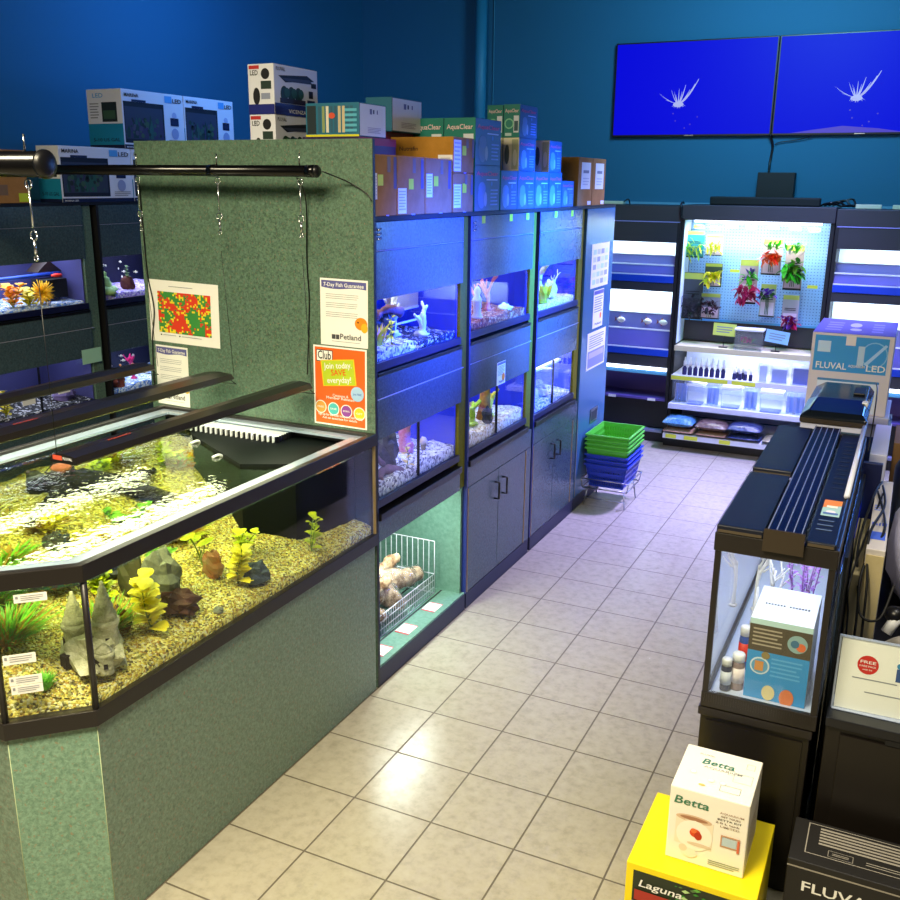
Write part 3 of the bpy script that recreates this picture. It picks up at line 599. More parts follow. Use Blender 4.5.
# ------------------------------------------------------------------ end panel, posters
ep = thing('bank_end_panel', (-.61, .008, 0), 'tall green mottled laminate end panel behind the large aquarium with posters on it', 'partition')  # end panel closing the near end of the aisle cabinet bank
part('board', MB().box(-1.22, -.002, 0.0, .016, .001, 2.385, LAM), ep); part('edge_band', MB().box(-.002, .0, 0.0, .016, .001, 2.385, mat('dark_edge', '14161c', .5)), ep)
def poster(name, x0, z0, x1, z1, label, draw, skew=0, edge=WPAPER):
    t = thing(name, ((x0+x1)/2, -.002, z0), label, 'poster'); f = F((x0, -.0015, z0), (math.cos(skew), 0, math.sin(skew)), (-math.sin(skew), 0, math.cos(skew)), x1-x0, z1-z0, .0006)
    mb = MB(); mb.extr([f.p(0, 0, 0), f.p(1, 0, 0), f.p(1, 1, 0), f.p(0, 1, 0)], (0, .001, 0), edge); sh = part('sheet', mb, t)
    pr = MB(); draw(pr, f); part('print', pr, sh); return t
def d_chart(mb, f):
    R = random.Random(3); nx, ny = 34, 22; cols = [C('3a8a3c'), C('d83a20'), C('e8d028'), C('e88a20')]
    for i in range(nx):
        for j in range(ny):
            v = noise.noise(Vector((i*.16, j*.16, 2.2)))+R.uniform(-.35, .35); g = (i > 20 and j < 9 and i < 30)
            c = cols[0] if (v < -.12 or (g and R.random() < .85)) else cols[1] if v > .12 else cols[2] if R.random() < .75 else cols[0]
            a0 = .13+.76*i/nx; b0 = .16+.66*j/ny; mb.rect(f, a0, b0, a0+.76/nx, b0+.66/ny, c)
    mb.lines(f, .3, .90, .65, .92, 1, GREYINK); mb.rect(f, .15, .11, .17, .13, INK); mb.rect(f, .42, .11, .44, .13, INK); mb.lines(f, .46, .11, .75, .13, 1, GREYINK); mb.lines(f, .19, .11, .38, .13, 1, GREYINK)
poster('colour_chart', -1.20, 1.502, -.80, 1.785, 'landscape sheet with a red, yellow and green square chart, taped left on green panel', d_chart, -.02)
FISHO = C('f08a18')
def d_guar(mb, f):
    pts = [(.03, .97), (.97, .97), (.97, .86)]+[(.97-.94*k/10, .86+.012*math.sin(k*.7)-.0*k) for k in range(1, 10)]+[(.03, .87)]
    mb.poly(f, pts[::-1], C('5c5c9a')); mb.text(f, '7-Day Fish Guarantee', .08, .885, .022, WPAPER, .84)
    for b in (.77, .74, .71, .64, .61, .58, .50, .47, .44): mb.lines(f, .12, b-.008, .82, b+.008, 1, GREYINK, seed=int(b*100))
    mb.disc(f, .86, .36, .030, FISHO, 1, .026); mb.disc(f, .80, .38, .004, INK, 2); mb.disc(f, .93, .30, .016, C('e0b020'), 1, .02)
    mb.text(f, 'Petland', .42, .11, .032, C('46464a'), .44); mb.rect(f, .24, .10, .32, .17, C('46464a')); mb.rect(f, .33, .10, .40, .17, C('46464a')); mb.lines(f, .24, .06, .85, .075, 1, GREYINK)
poster('guarantee_notice', -.262, 1.56, -.032, 1.838, 'white fish guarantee notice with purple heading, above the orange poster', d_guar, -.01)
poster('guarantee_notice', -1.185, 1.205, -.995, 1.485, 'white fish guarantee notice with purple heading, low behind the light bars', d_guar, -.02)
def d_club(mb, f):
    mb.rect(f, .03, .02, .97, .98, C('ee6418')); mb.rect(f, .06, .80, .37, .95, INK, 1.5); mb.rect(f, .07, .81, .36, .94, WPAPER, 2); mb.text(f, 'Club', .09, .835, .050, INK, .25, 3); mb.rect(f, .28, .76, .40, .83, INK, 2); mb.text(f, 'XL', .30, .775, .02, WPAPER, .08, 3)
    A = f.p(.20, .50, 0); g = F(A, (math.cos(.10), 0, math.sin(.10)), (-math.sin(.10), 0, math.cos(.10)), f.w*.60, f.h*.31, .0006)
    mb.rect(g, -.03, -.03, 1.03, 1.03, C('f2c818'), 2); mb.rect(g, 0, 0, 1, 1, C('b8cc28'), 3); mb.text(g, 'Join today.', .06, .68, .036, WPAPER, .88, 4); mb.text(g, 'SAVE', .27, .40, .036, C('e05014'), .46, 4); mb.text(g, 'everyday!', .12, .10, .036, WPAPER, .76, 4)
    mb.disc(f, .83, .44, .032, C('a8ccf0'), 5); mb.text(f, 'Join FREE', .75, .425, .012, C('3a6ac0'), .16, 6)
    mb.text(f, 'Coupons &', .36, .375, .016, WPAPER, .30); mb.text(f, 'Member Rebates!', .24, .34, .016, WPAPER, .54)
    for k, (c, s) in enumerate((('e8a040', 'FREE'), ('48b8b8', 'SAVE'), ('9040a0', 'BONUS'), ('e8d020', 'GIFT'))):
        a = .13+.245*k; mb.disc(f, a, .225-.01*k, .029, WPAPER, 1.5); mb.disc(f, a, .225-.01*k, .025, C(c), 2); mb.text(f, s, a-.06, .215-.01*k, .011, WPAPER, .12, 3)
    mb.text(f, 'Sign up for the Club today and start saving', .08, .12, .015, WPAPER, .84); mb.text(f, 'Ask an associate for details', .16, .08, .014, WPAPER, .66)
poster('membership_poster', -.305, 1.212, -.042, 1.555, 'bright orange membership poster with green panel reading Join today, SAVE everyday', d_club, -.01)
solo('power_cable', MB().tube(spline([(-1.20, -.006, 2.2), (-1.195, -.006, 1.95), (-1.19, -.006, 1.8), (-1.165, -.008, 1.65), (-1.19, -.006, 1.5), (-1.20, -.006, 1.25)]), .003, BLK, 6), 'thin black cable hanging down over the left edge of the colour chart', 'cable')
solo('power_cable', MB().tube(spline([(-.29, -.10, 2.235), (-.305, -.02, 2.15), (-.318, -.006, 1.9), (-.312, -.006, 1.75), (-.320, -.006, 1.6), (-.31, -.04, 1.43)]), .0028, BLK, 6), 'thin black cable hanging from the tube end down the middle of green panel', 'cable')
solo('power_cable', MB().tube(spline([(-.17, -.10, 2.26), (-.10, -.02, 2.22), (-.03, -.006, 2.18), (-.004, -.006, 2.15)]), .0028, BLK, 6), 'thin black cable running from the tube end to the panel corner', 'cable')
exec_after = []

# ------------------------------------------------------------------ cabinet bank along the aisle (front plane x=0), and its twin along the left wall (front plane x=-2.55)
BLUEBACK = mat('blue_backing', '1030e0', .5); DARKBACK = mat('dark_backing', '0c1030', .5); LILAC = mat('lilac_backing', 'a8a8e8', .6)
SEAM = mat('seam_strip', '9ca0b0', .5)
def bay(fx, y0, y1, label, base, cat='cabinet', face=LAMD, backc=BLUEBACK):
    """one bay: recessed post at its far end, upper/middle/lower panels; openings are left for the aquariums"""
    t = thing('aquarium_cabinet', (fx-.25, (y0+y1)/2, 0), label, cat)
    e = y1+.10
    def pn(name, z0, z1, d=.02, b=.002, m=face, x1=0): part(name, MB().box(fx-d+x1, fx+x1, y0, y1, z0, z1, m), t, b)
    pn('upper_panel', 1.955, 2.068); pn('upper_panel', 1.757, 1.951); pn('middle_panel', 1.342, 1.435); pn('middle_panel', 1.165, 1.338)
    part('seam_strip', MB().box(fx-.012, fx+.0006, y0, y1, 1.9525, 1.9545, SEAM), t)
    part('seam_strip', MB().box(fx-.012, fx+.0015, y0, y1+.02, 1.3385, 1.3415, SEAM), t)
    # carcass
    part('side_board', MB().box(fx-.56, fx-.0, y0-(.018 if y0 > .05 or fx < -1 else .0035), y0-.001, .09, 2.068, mat('blue_side', '1a2a70', .4) if fx == 0 else BLKM), t)
    part('post', MB().box(fx-.06, fx-.014, y1+.001, y1+.079, .70 if base == 'niche' else .80, 2.068, OLIVE if fx == 0 else LAM), t)
    part('side_board', MB().box(fx-.56, fx-.022, y1+.0005, y1+.0008+.018, .09, 2.068, face), t) if False else None
    part('shelf', MB().box(fx-.56, fx-.022, y0+.001, y1, 1.392, 1.412, BLKM), t); part('shelf', MB().box(fx-.56, fx-.022, y0+.001, y1, .792, .812, BLKM), t)
    part('back_board', MB().box(fx-.575, fx-.562, y0-.003, e-.02, .09, 2.068, BLKM), t)
    part('rail', MB().box(fx-.03, fx+.004, y0+.001, y1-.001, 1.436, 1.452, BLK), t, .002); part('rail', MB().box(fx-.03, fx+.012, y0+.001, y1-.001, .800, .832, BLK), t, .003)
    part('kickboard', MB().box(fx-.05, fx-.001, y0-.003, e-.02, .001, .088, mat('dark_kick', '1c1e3a' if fx == 0 else '101216', .5)), t)
    if base == 'doors':
        part('lower_panel', MB().box(fx-.02, fx-.001, y0, y1+.08, .687, .798, face), t, .002)
        part('lower_panel', MB().box(fx-.022, fx-.001, y1-.0, y1+.08, .09, .685, face), t)
        ym = (y0+y1)/2-.0
        for a, b, hy in ((y0+.003, ym-.002, ym-.055), (ym+.002, y1-.006, ym+.055)):
            d = part('door', MB().box(fx-.02, fx-.001, a, b, .092, .684, face), t, .002)
            h = MB().tube([(fx, hy, .618), (fx+.028, hy, .618), (fx+.028, hy, .522), (fx, hy, .522)], .006, BLK, 8); part('handle', h, d)
        part('edge_strip', MB().box(fx-.008, fx+.0025, y1-.006, y1-.001, .095, .680, EDGE), t); part('edge_strip', MB().box(fx-.008, fx+.0025, y0-.0, y0+.0035, .095, .680, EDGE), t)
    elif base == 'niche':
        part('lower_panel', MB().box(fx-.012, fx-.001, y0, y1, .70, .798, face), t, .002)
        NW = mat('niche_laminate', '567f70', .5, col2='6a9282', nscale=50); y1n = y1; y1 = y1+.078
        part('niche_lining', MB().box(fx-.55, fx-.022, y1-.02, y1-.0, .10, .785, NW).box(fx-.56, fx-.551, y0, y1, .10, .785, NW).box(fx-.55, fx-.022, y0+.001, y0+.012, .10, .785, NW), t)
        part('niche_floor', MB().box(fx-.55, fx-.003, y0, y1, .089, .10, NW), t)
        part('shelf_channel', MB().box(fx-.13, fx-.12, y0+.01, y1-.03, .1003, .1015, BLKM).box(fx-.30, fx-.29, y0+.01, y1-.03, .1003, .1015, BLKM), t)
        part('shelf_standard', MB().box(fx-.545, fx-.53, y1-.30, y1-.275, .101, .60, WHT), t)
        part('niche_light', MB().tube([(fx-.12, y0+.08, .76), (fx-.12, y1-.08, .76)], .013, mat('tube_lamp', 'ffffff', .3, emit=6, ecol='e8fff4'), 10), t)
    else:
        part('lower_panel', MB().box(fx-.02, fx-.001, y0, y1+.08, .09, .798, face), t)
    return t
def bank_tank(fx, y0, y1, z0, z1, label, grav, back=BLUEBACK, gy=None, power=2.1, col=(.80, .86, 1.0), divider=True, gh=.035, side=None, peb=220):
    """aquarium inside a bay; window z0..z1, tank body reaches above the window behind the panel"""
    t = thing('aquarium', (fx-.24, (y0+y1)/2, z0), label, 'aquarium', None)
    a, b = y0+.004, y1-.004; top = z1+.13; xb = fx-.46
    part('back_pane', MB().box(xb, xb+.008, a, b, z0, top, back), t)
    part('side_pane', MB().box(xb+.009, fx-.03, a, a+.006, z0, top, side or back), t); part('side_pane', MB().box(xb+.009, fx-.03, b-.006, b, z0, top, side or back), t)
    part('front_pane', MB().box(fx-.028, fx-.022, a, b, z0+.001, z1+.02, GL), t)
    part('bottom_rim', MB().box(fx-.0215, fx-.004, a, b, z0-.028, z0+.006, mat('navy_rim', '10143a', .4)), t)
    if divider: part('divider', MB().box(fx-.032, fx-.019, (y0+y1)/2-.003, (y0+y1)/2+.003, z0+.007, z1, BLK), t)
    part('light_hood', MB().box(xb+.05, fx-.06, a+.03, b-.03, top-.03, top-.01, WHT), t)
    lamp('aquarium_lamp', (fx-.20, (a+b)/2, top-.036), .22, power, col, None, 165, (b-a)*.85)
    hz = gravel(grav[0], xb+.012, fx-.033, gy or a+.009, b-.009, z0-.0, gh, grav[1], peb=peb, pr=.006, seed=int(y0*31+z0*17), slope=.015)
    return lambda x, y: (fx+x, y, hz(fx+x, y)-.003)
gw = pebbles('white_gravel', ['f4f4f8', 'c8c8d8', 'ffffff', '8a8aa0', 'e0e0ee', '50506a'], 80); gb = pebbles('black_white_gravel', ['15151c', '2a2a34', '0c0c10', 'd8d8e8', '1c1c26', '3a3a48'], 80)
gr = pebbles('red_gravel', ['a83c20', 'd08050', '8a2c18', 'e0b090', 'c05c30', '702010'], 80); gc = pebbles('cream_gravel', ['f0e4c8', 'd8c090', 'fff8e8', 'b89868', 'e8d8b0'], 80)
gs = pebbles('blue_white_gravel', ['b8d0ff', 'e8f4ff', '70a0f0', 'ffffff', '5888e0'], 80); gp_ = pebbles('violet_gravel', ['a890f0', 'd0b8ff', '8070d8', 'f0e8ff'], 80)
BAYS = [(.02, .85), (.95, 1.78), (1.90, 2.65)]
bay(0, *BAYS[0], 'first cabinet bay of the aisle bank, with an open lit niche at the bottom', 'niche')
bay(0, *BAYS[1], 'middle cabinet bay of the aisle bank, with a pair of doors at the bottom', 'doors')
bay(0, *BAYS[2], 'third cabinet bay of the aisle bank, doors at the bottom beside the tall end cupboard', 'doors')
lamp('niche_lamp', (-.12, .44, .742), .03, 9, (.90, 1.0, .92), (-.12, .44, 0), 170, .6)
# end cupboard
ec = thing('end_cupboard', (-.28, 3.06, 0), 'tall plain cupboard with notices and a metal pull, behind the shopping baskets', 'cupboard')
part('door', MB().box(-.02, -.001, 2.755, 3.385, .09, 2.068, mat('cyan_sheen_laminate', '3e6c92', .22)), ec, .003); part('carcass', MB().box(-.56, -.022, 2.755, 3.385, .09, 2.068, mat('carcass', '232a38', .5)), ec); part('kickboard', MB().box(-.05, -.004, 2.75, 3.385, .001, .088, mat('dark_kick')), ec)  # door: same laminate with its cyan reflection put into the base colour
part('edge_strip', MB().box(-.004, .0, 2.757, 2.761, .1, .66, EDGE), ec)
pl = MB().frame(F((0, 3.03, .572), (0, 1, 0), (0, 0, 1), .16, .10, .004), 0, 0, 1, 1, .014, CHROME); pl.box(-.0005, .003, 3.03, 3.19, .572, .672, C('30343c')); pl.box(.003, .008, 3.03, 3.19, .655, .672, CHROME); part('pull', pl, ec)
def xposter(y0, z0, y1, z1, label, draw, name='notice'):
    t = thing(name, (.001, (y0+y1)/2, z0), label, 'poster'); f = F((.0012, y0, z0), (0, 1, 0), (0, 0, 1), y1-y0, z1-z0, .0006); mb = MB().box(.0, .0012, y0, y1, z0, z1, WPAPER); sh = part('sheet', mb, t)
    p = MB(); draw(p, f); part('print', p, sh)
def d_tab(mb, f):
    for i in range(4):
        for j in range(5): mb.rect(f, .08+.22*i, .08+.17*j, .08+.22*i+.17, .08+.17*j+.11, C(('b8d8a8', 'c8d0e8', 'a0a8c0', 'd8e8f0')[(i+j*3) % 4]))
def d_not(mb, f): mb.rect(f, .02, .88, .98, .98, C('5c5c9a')); mb.lines(f, .1, .4, .9, .84, 7, GREYINK); mb.disc(f, .75, .3, .022, FISHO, 1); mb.text(f, 'Petland', .2, .08, .022, INK, .6)
def d_pic(mb, f): mb.rect(f, .05, .05, .95, .5, C('8a90b0')); mb.rect(f, .1, .3, .9, .45, C('c0b8b0')); mb.lines(f, .1, .55, .9, .92, 6, GREYINK)
xposter(2.885, 1.54, 3.285, 1.836, 'pale sheet with a grid of coloured cells, topmost on the end cupboard door', d_tab)
xposter(2.975, 1.257, 3.205, 1.52, 'narrow notice with purple heading, middle one on the end cupboard door', d_not)
xposter(2.88, .975, 3.30, 1.235, 'pale sheet with grey pictures, lowest on the end cupboard door', d_pic)
xposter(1.30, 1.165, 1.415, 1.29, 'small notice with dark bars stuck on the middle bay between its two aquariums', d_not, 'tank_label')
solo('cabinet_top', MB().box(-1.21, -.002, .018, 3.388, 2.070, 2.088, BLKM), 'black top board of the aisle bank that carries the stacked boxes', 'worktop')
solo('rear_cabinet', MB().box(-1.21, -.58, .018, 3.388, .001, 2.068, LAMD), 'dark laminate rear half of the aisle bank facing the left aisle', 'cabinet')
for k, y in enumerate((1.06, 1.42, 1.66, 2.12, 2.42)):
    solo('sticky_tag', MB().box(.0005, .0015, y, y+.04, 2.03, 2.066, C('c8e020')), 'small lime square tag at the top edge of the aisle bank', 'sticker', 'lime tags on the top edge of the bank')
for k, y in enumerate((.03, .96)):
    b = MB(); 
    for dz in (0, .018, .036): b.tube([(.0, y, 2.0+dz), (.008, y, 2.0+dz), (.008, y+.015, 2.006+dz)], .004, STEEL, 6)
    solo('panel_catch', b, ['small steel catch at the top near corner of the first bay', 'small steel catch at the top near corner of the middle bay'][k], 'catch')

# aquarium 1: first bay, upper
q = bank_tank(0, *BAYS[0], 1.487, 1.757, 'upper aquarium of the first bay with a blue back and white coral stems', ('white and black gravel in the upper aquarium of the first bay', gb), gy=.43, divider=False)
gravel('white speckled gravel in the near half of the upper first-bay aquarium', -.445, -.035, .035, .428, 1.49, .045, gw, peb=200, seed=3)
grass(q(-.12, .22), .11, YEL, 'yellow leafy plastic plant in the near half of the upper first-bay aquarium', n=60, spread=.045, w=.009, m2=mat('pale_pink_leaf', 'f0c8c8'), seed=4, lim=(-.2, -.04, .05, .4))
leafy(q(-.09, .30), .15, YEL, STM, 'taller yellow stem plant near the middle of the upper first-bay aquarium', n=9, L=.05, W=.017, seed=5)
coral(q(-.20, .50), .23, WCOR, 'tall white branching coral in the upper first-bay aquarium', r=.016, seed=2, n=3)
coral(q(-.11, .63), .19, WCOR, 'white coral with a pink cup on a green stem in the upper first-bay aquarium', r=.014, seed=9, n=2, lean=.1)
wood([q(-.20, .36)[:2]+(1.64,), q(-.18, .42)[:2]+(1.665,), q(-.15, .49)[:2]+(1.645,)], [.02, .024], mat('purple_brown_rock', '8a5a60', .8, col2='5a3a40', bump=.4), 'reddish brown ledge rock in the middle of the upper first-bay aquarium', cat='rock', name='ledge_rock')
rock(q(-.2, .42), (.06, .05, .065), RKD, 'dark stone below the ledge rock in the upper first-bay aquarium', seed=31)
solo('inner_panel', MB().box(-.24, -.234, .62, .83, 1.635, 1.80, C('d8d8fc')).box(-.2335, -.23, .60, .83, 1.628, 1.637, WHT).box(-.2335, -.23, .60, .83, 1.565, 1.575, WHT), 'pale lilac panel and rails at the back of the upper first-bay aquarium', 'panel')
# aquarium 2: first bay, lower
q = bank_tank(0, *BAYS[0], .885, 1.165, 'lower aquarium of the first bay with white gravel and a pink column', ('white gravel bed in the lower aquarium of the first bay', gw), gh=.06, peb=400)
t = MB().tube([Vector(q(-.16, .55))+Vector((0, 0, .02*k)) for k in range(12)], [.026+.006*(k % 2) for k in range(12)], mat('pink_column', 'f0a0b8', .6, col2='e86a8a', nscale=60, bump=.6), 12)
solo('coral_column', t, 'tall pink textured column ornament in the lower first-bay aquarium', 'ornament')
rock(q(-.13, .33), (.05, .05, .10), RKD, 'tall black rock in the lower first-bay aquarium', seed=41)
wood([q(-.06, .12), Vector(q(-.08, .2))+Vector((0, 0, .03)), q(-.07, .34)], [.022, .018], mat('plum_wood', '5a3a4a', .7, col2='80586a'), 'purple brown wood piece at the front of the lower first-bay aquarium', branches=((((-.08, .2, 1.0), (-.1, .16, 1.05), (-.1, .12, 1.07)), (.014, .008)),))
leafy(q(-.07, .40), .12, mat('tan_leaf', 'e8c878'), STM, 'cream and tan leafy plant beside the black rock in the lower first-bay aquarium', n=9, L=.05, W=.014, seed=6)
coral(q(-.18, .36), .17, WCOR, 'white coral tip behind the black rock in the lower first-bay aquarium', r=.012, seed=5, n=2)
for k, (x, y, r, lb) in enumerate(((-.12, .67, .018, 'small cream shell with brown foot on the gravel of the lower first-bay aquarium'), (-.15, .60, .014, 'small pink stump on the gravel of the lower first-bay aquarium'), (-.16, .18, .02, 'small salmon coral lump at the near end of the lower first-bay aquarium'))):
    c = q(x, y); solo('shell' if k == 0 else 'coral_lump', MB().tube([c, Vector(c)+Vector((0, 0, .03))], [r*.6, r*.8], EDGE if k == 0 else PINK, 8).blob(Vector(c)+Vector((0, 0, .045)), (r, r, r*1.2), mat('cream_shell', 'f4e0b8') if k == 0 else PINK, .2, seed=k), lb, 'ornament')
# aquarium 3: middle bay, upper
q = bank_tank(0, *BAYS[1], 1.495, 1.765, 'upper aquarium of the middle bay with red gravel and pink corals', ('red and white gravel in the upper aquarium of the middle bay', gr), divider=False, gh=.045, peb=400)
solo('inner_panel', MB().box(-.24, -.234, .98, 1.34, 1.555, 1.78, C('dce0fc')), 'pale panel standing at the back of the upper middle-bay aquarium', 'panel')
coral(q(-.16, 1.37), .21, PINK, 'tall pink branching coral left of its twin in the upper middle-bay aquarium', r=.009, seed=3, n=3)
coral(q(-.15, 1.50), .22, PINK, 'spreading pink branching coral right of its twin in the upper middle-bay aquarium', r=.009, seed=14, n=3)
def statue(c, h, label, m=WCOR):
    solo('white_ornament', MB().lathe(c, [(.03, 0), (.032, .01), (.018, h*.2), (.022, h*.45), (.026, h*.6), (.014, h*.72), (.018, h*.82), (.016, h*.92), (.004, h)], m, 12), label, 'ornament')
statue(q(-.08, 1.20), .17, 'tall white turned ornament in the upper middle-bay aquarium'); statue(q(-.10, 1.03), .11, 'short white ornament at the near end of the upper middle-bay aquarium'); statue(q(-.20, 1.09), .15, 'white ornament behind the short one in the upper middle-bay aquarium')
rock(q(-.08, 1.58), (.04, .06, .02), WCOR, 'flat white stone on the red gravel of the upper middle-bay aquarium', seed=50)
# aquarium 4: middle bay, lower
q = bank_tank(0, *BAYS[1], .878, 1.162, 'lower aquarium of the middle bay with cream gravel and yellow cactus plants', ('cream gravel bed in the lower aquarium of the middle bay', gc), gh=.06, peb=400)
coral(q(-.12, 1.24), .19, mat('lime_cactus', 'b8e030', .5), 'lime green cactus-like plant in the lower middle-bay aquarium', name='cactus_plant', r=.014, seed=21, n=2, cat='plant')
coral(q(-.14, 1.53), .17, mat('yellow_cactus', 'f0e048', .5), 'yellow and white cactus-like plant at the far end of the lower middle-bay aquarium', name='cactus_plant', r=.013, seed=23, n=2, cat='plant')
coral(q(-.10, 1.10), .08, mat('mint_cactus', 'b8f0c8', .5), 'small mint green plant at the near end of the lower middle-bay aquarium', name='cactus_plant', r=.012, seed=26, n=2, cat='plant')
t = MB(); c = Vector(q(-.12, 1.42)); t.tube([c, c+Vector((0, 0, .08)), c+Vector((0, 0, .21))], [.05, .032, .028], mat('tree_trunk', '8a3a30', .8, col2='c8a030', nscale=18, bump=.5), 12); solo('stump_ornament', t, 'red and yellow tree trunk ornament in the middle of the lower middle-bay aquarium', 'ornament')
rock(q(-.06, 1.32), (.03, .03, .05), RKD, 'small dark pointed stone by the divider of the lower middle-bay aquarium', seed=55)
# aquarium 5: third bay, upper
q = bank_tank(0, *BAYS[2], 1.487, 1.765, 'upper aquarium of the third bay with a white skeleton ship ornament', ('pale gravel in the upper aquarium of the third bay', gc), divider=False)
grass(q(-.07, 2.14), .12, YEL, 'bushy bright yellow plant in the upper third-bay aquarium', n=150, spread=.07, w=.010, seed=6, lim=(-.3, -.04, 1.93, 2.4))
coral(q(-.14, 2.28), .27, WCOR, 'white upright coral spire in the upper third-bay aquarium', r=.013, seed=33, n=2)
rock(q(-.10, 2.36), (.04, .08, .06), WCOR, 'white skull-like rock beside the yellow plant in the upper third-bay aquarium', seed=61, amp=.45)
coral(q(-.12, 2.50), .2, WCOR, 'white arching branch at the far end of the upper third-bay aquarium', name='white_branch', r=.006, seed=36, n=2)
# aquarium 6: third bay, lower
q = bank_tank(0, *BAYS[2], .865, 1.150, 'lower aquarium of the third bay with a glass box on blue white gravel', ('blue and white gravel in the lower aquarium of the third bay', gs), gh=.04, power=5)
for k, (x, y) in enumerate(((-.10, 2.0), (-.12, 2.16), (-.10, 2.30), (-.18, 2.42))):
    rock(q(x, y), (.04, .05, .045), [PINK, WCOR, WCOR, WCOR][k], ['pink coral rock at the near end of the lower third-bay aquarium', 'white rock in the lower third-bay aquarium, next to the pink one', 'white rock in the middle of the lower third-bay aquarium', 'white rock at the far side of the lower third-bay aquarium'][k], name='coral_rock', seed=70+k, amp=.5)
tk = thing('breeding_box', (-.22, 2.25, 1.02), 'clear plastic breeding box hanging at the top of the lower third-bay aquarium', 'box'); part('box', MB().box(-.40, -.06, 2.0, 2.48, 1.00, 1.11, PLAS), tk); part('foam_rim', MB().box(-.41, -.05, 1.99, 2.49, 1.111, 1.125, WHT), tk)

# niche contents
wb = thing('wire_basket', (-.25, .45, .102), 'white wire basket holding bagged driftwood in the open lit niche', 'basket')
WW2 = mat('white_wire', 'd8d8e4', .35)
def wirepanel(a, b, z0, z1, nv, rows, r=.0022):
    mb = MB(); a, b = Vector(a), Vector(b)
    for z in rows: mb.tube([(a.x, a.y, z), (b.x, b.y, z)], r*1.2, WW2, 6)
    for k in range(nv+1): p = a.lerp(b, k/nv); mb.tube([(p.x, p.y, z0), (p.x, p.y, z1)], r*.8, WW2, 5)
    return mb
part('front_wires', wirepanel((-.14, .04, 0), (-.14, .84, 0), .105, .215, 34, (.106, .14, .18, .215)), wb)
part('end_wires', wirepanel((-.14, .84, 0), (-.50, .84, 0), .105, .40, 11, (.106, .215, .40)), wb)
part('end_wires', wirepanel((-.14, .04, 0), (-.50, .04, 0), .105, .40, 9, (.106, .20, .40)), wb)
part('back_wires', wirepanel((-.50, .04, 0), (-.50, .84, 0), .105, .40, 20, (.106, .20, .40)), wb)
DW = mat('pale_driftwood', '6a4222', .7, col2='d8b890', nscale=22, bump=1.0, bscale=34); BAG = glass('plastic_bag', (.95, .97, 1), .15, 1.5, bump=1.0, bscale=26, haze=.05)
def knotty(P, r, sd, sw=1.0):
    Q = spline(P, 7); n = len(Q); return Q, [r*sw*(.35+.65*math.sin(PI*(i+2)/(n+3)))*(1+.5*noise.noise(Vector((i*.45, sd*3.3, 0)))) for i in range(n)]
for k, (P, r, lb, br) in enumerate(((((-.40, .12, .40), (-.36, .22, .37), (-.29, .45, .30), (-.22, .66, .25), (-.20, .78, .23)), .058, 'long pale bagged driftwood log lying on top in the wire basket', (((-.38, .2, .36), (-.44, .08, .48), (-.46, .05, .52)), ((-.3, .45, .30), (-.26, .56, .36), (-.25, .64, .36)))),
        (((-.30, .12, .24), (-.25, .28, .29), (-.20, .42, .25), (-.17, .52, .16)), .052, 'stubby bagged driftwood piece in the middle of the wire basket', (((-.25, .28, .28), (-.19, .36, .33), (-.17, .42, .35)),)),
        (((-.22, .07, .16), (-.20, .20, .21), (-.17, .34, .18)), .048, 'small greyish bagged driftwood at the front of the wire basket', (((-.2, .2, .2), (-.18, .14, .27), (-.18, .08, .29)),)),
        (((-.42, .16, .18), (-.40, .4, .20), (-.34, .70, .17)), .055, 'bagged driftwood lowest at the back of the wire basket', (((-.4, .4, .2), (-.33, .5, .25), (-.28, .58, .2)),)))):
    t = thing('bagged_driftwood', (P[1][0], P[1][1], .14), lb, 'driftwood'); wm = MB(); bm = MB()
    for q_, (pp, rr) in enumerate([(P, r)]+[(b_, r*.55) for b_ in br]):
        Q, rs = knotty(pp, rr, k+q_*5); i0 = len(wm.v); wm.tube(Q, rs, DW, 16); wm.rough(i0, .014, 22, k+q_)
        if q_ == 0: Q, rs = knotty(pp, rr, k, 1.2); bm.tube(Q, rs, BAG, 14); bm.rough(0, .012, 34, k)
    part('bag', bm, part('wood', wm, t))
for k, y in enumerate((.10, .35, .63)):
    t = MB(); f = F((-.035, y, .1015), (0, 1, 0), (-1, 0, 0), .105, .075, .0006); t.extr([f.p(0, 0, 0), f.p(1, 0, 0), f.p(1, 1, 0), f.p(0, 1, 0)], (0, 0, .001), C('d83048')); f.o.z += .0012
    t.rect(f, .08, 0, .92, 1, WPAPER); t.lines(f, .15, .2, .85, .8, 2, C('f0c8c8'), 1.5)
    solo('price_card', t, ['red and white price card nearest the front edge corner of the niche', 'red and white price card in the middle of the niche floor', 'red and white price card at the far end of the niche floor'][k], 'card')

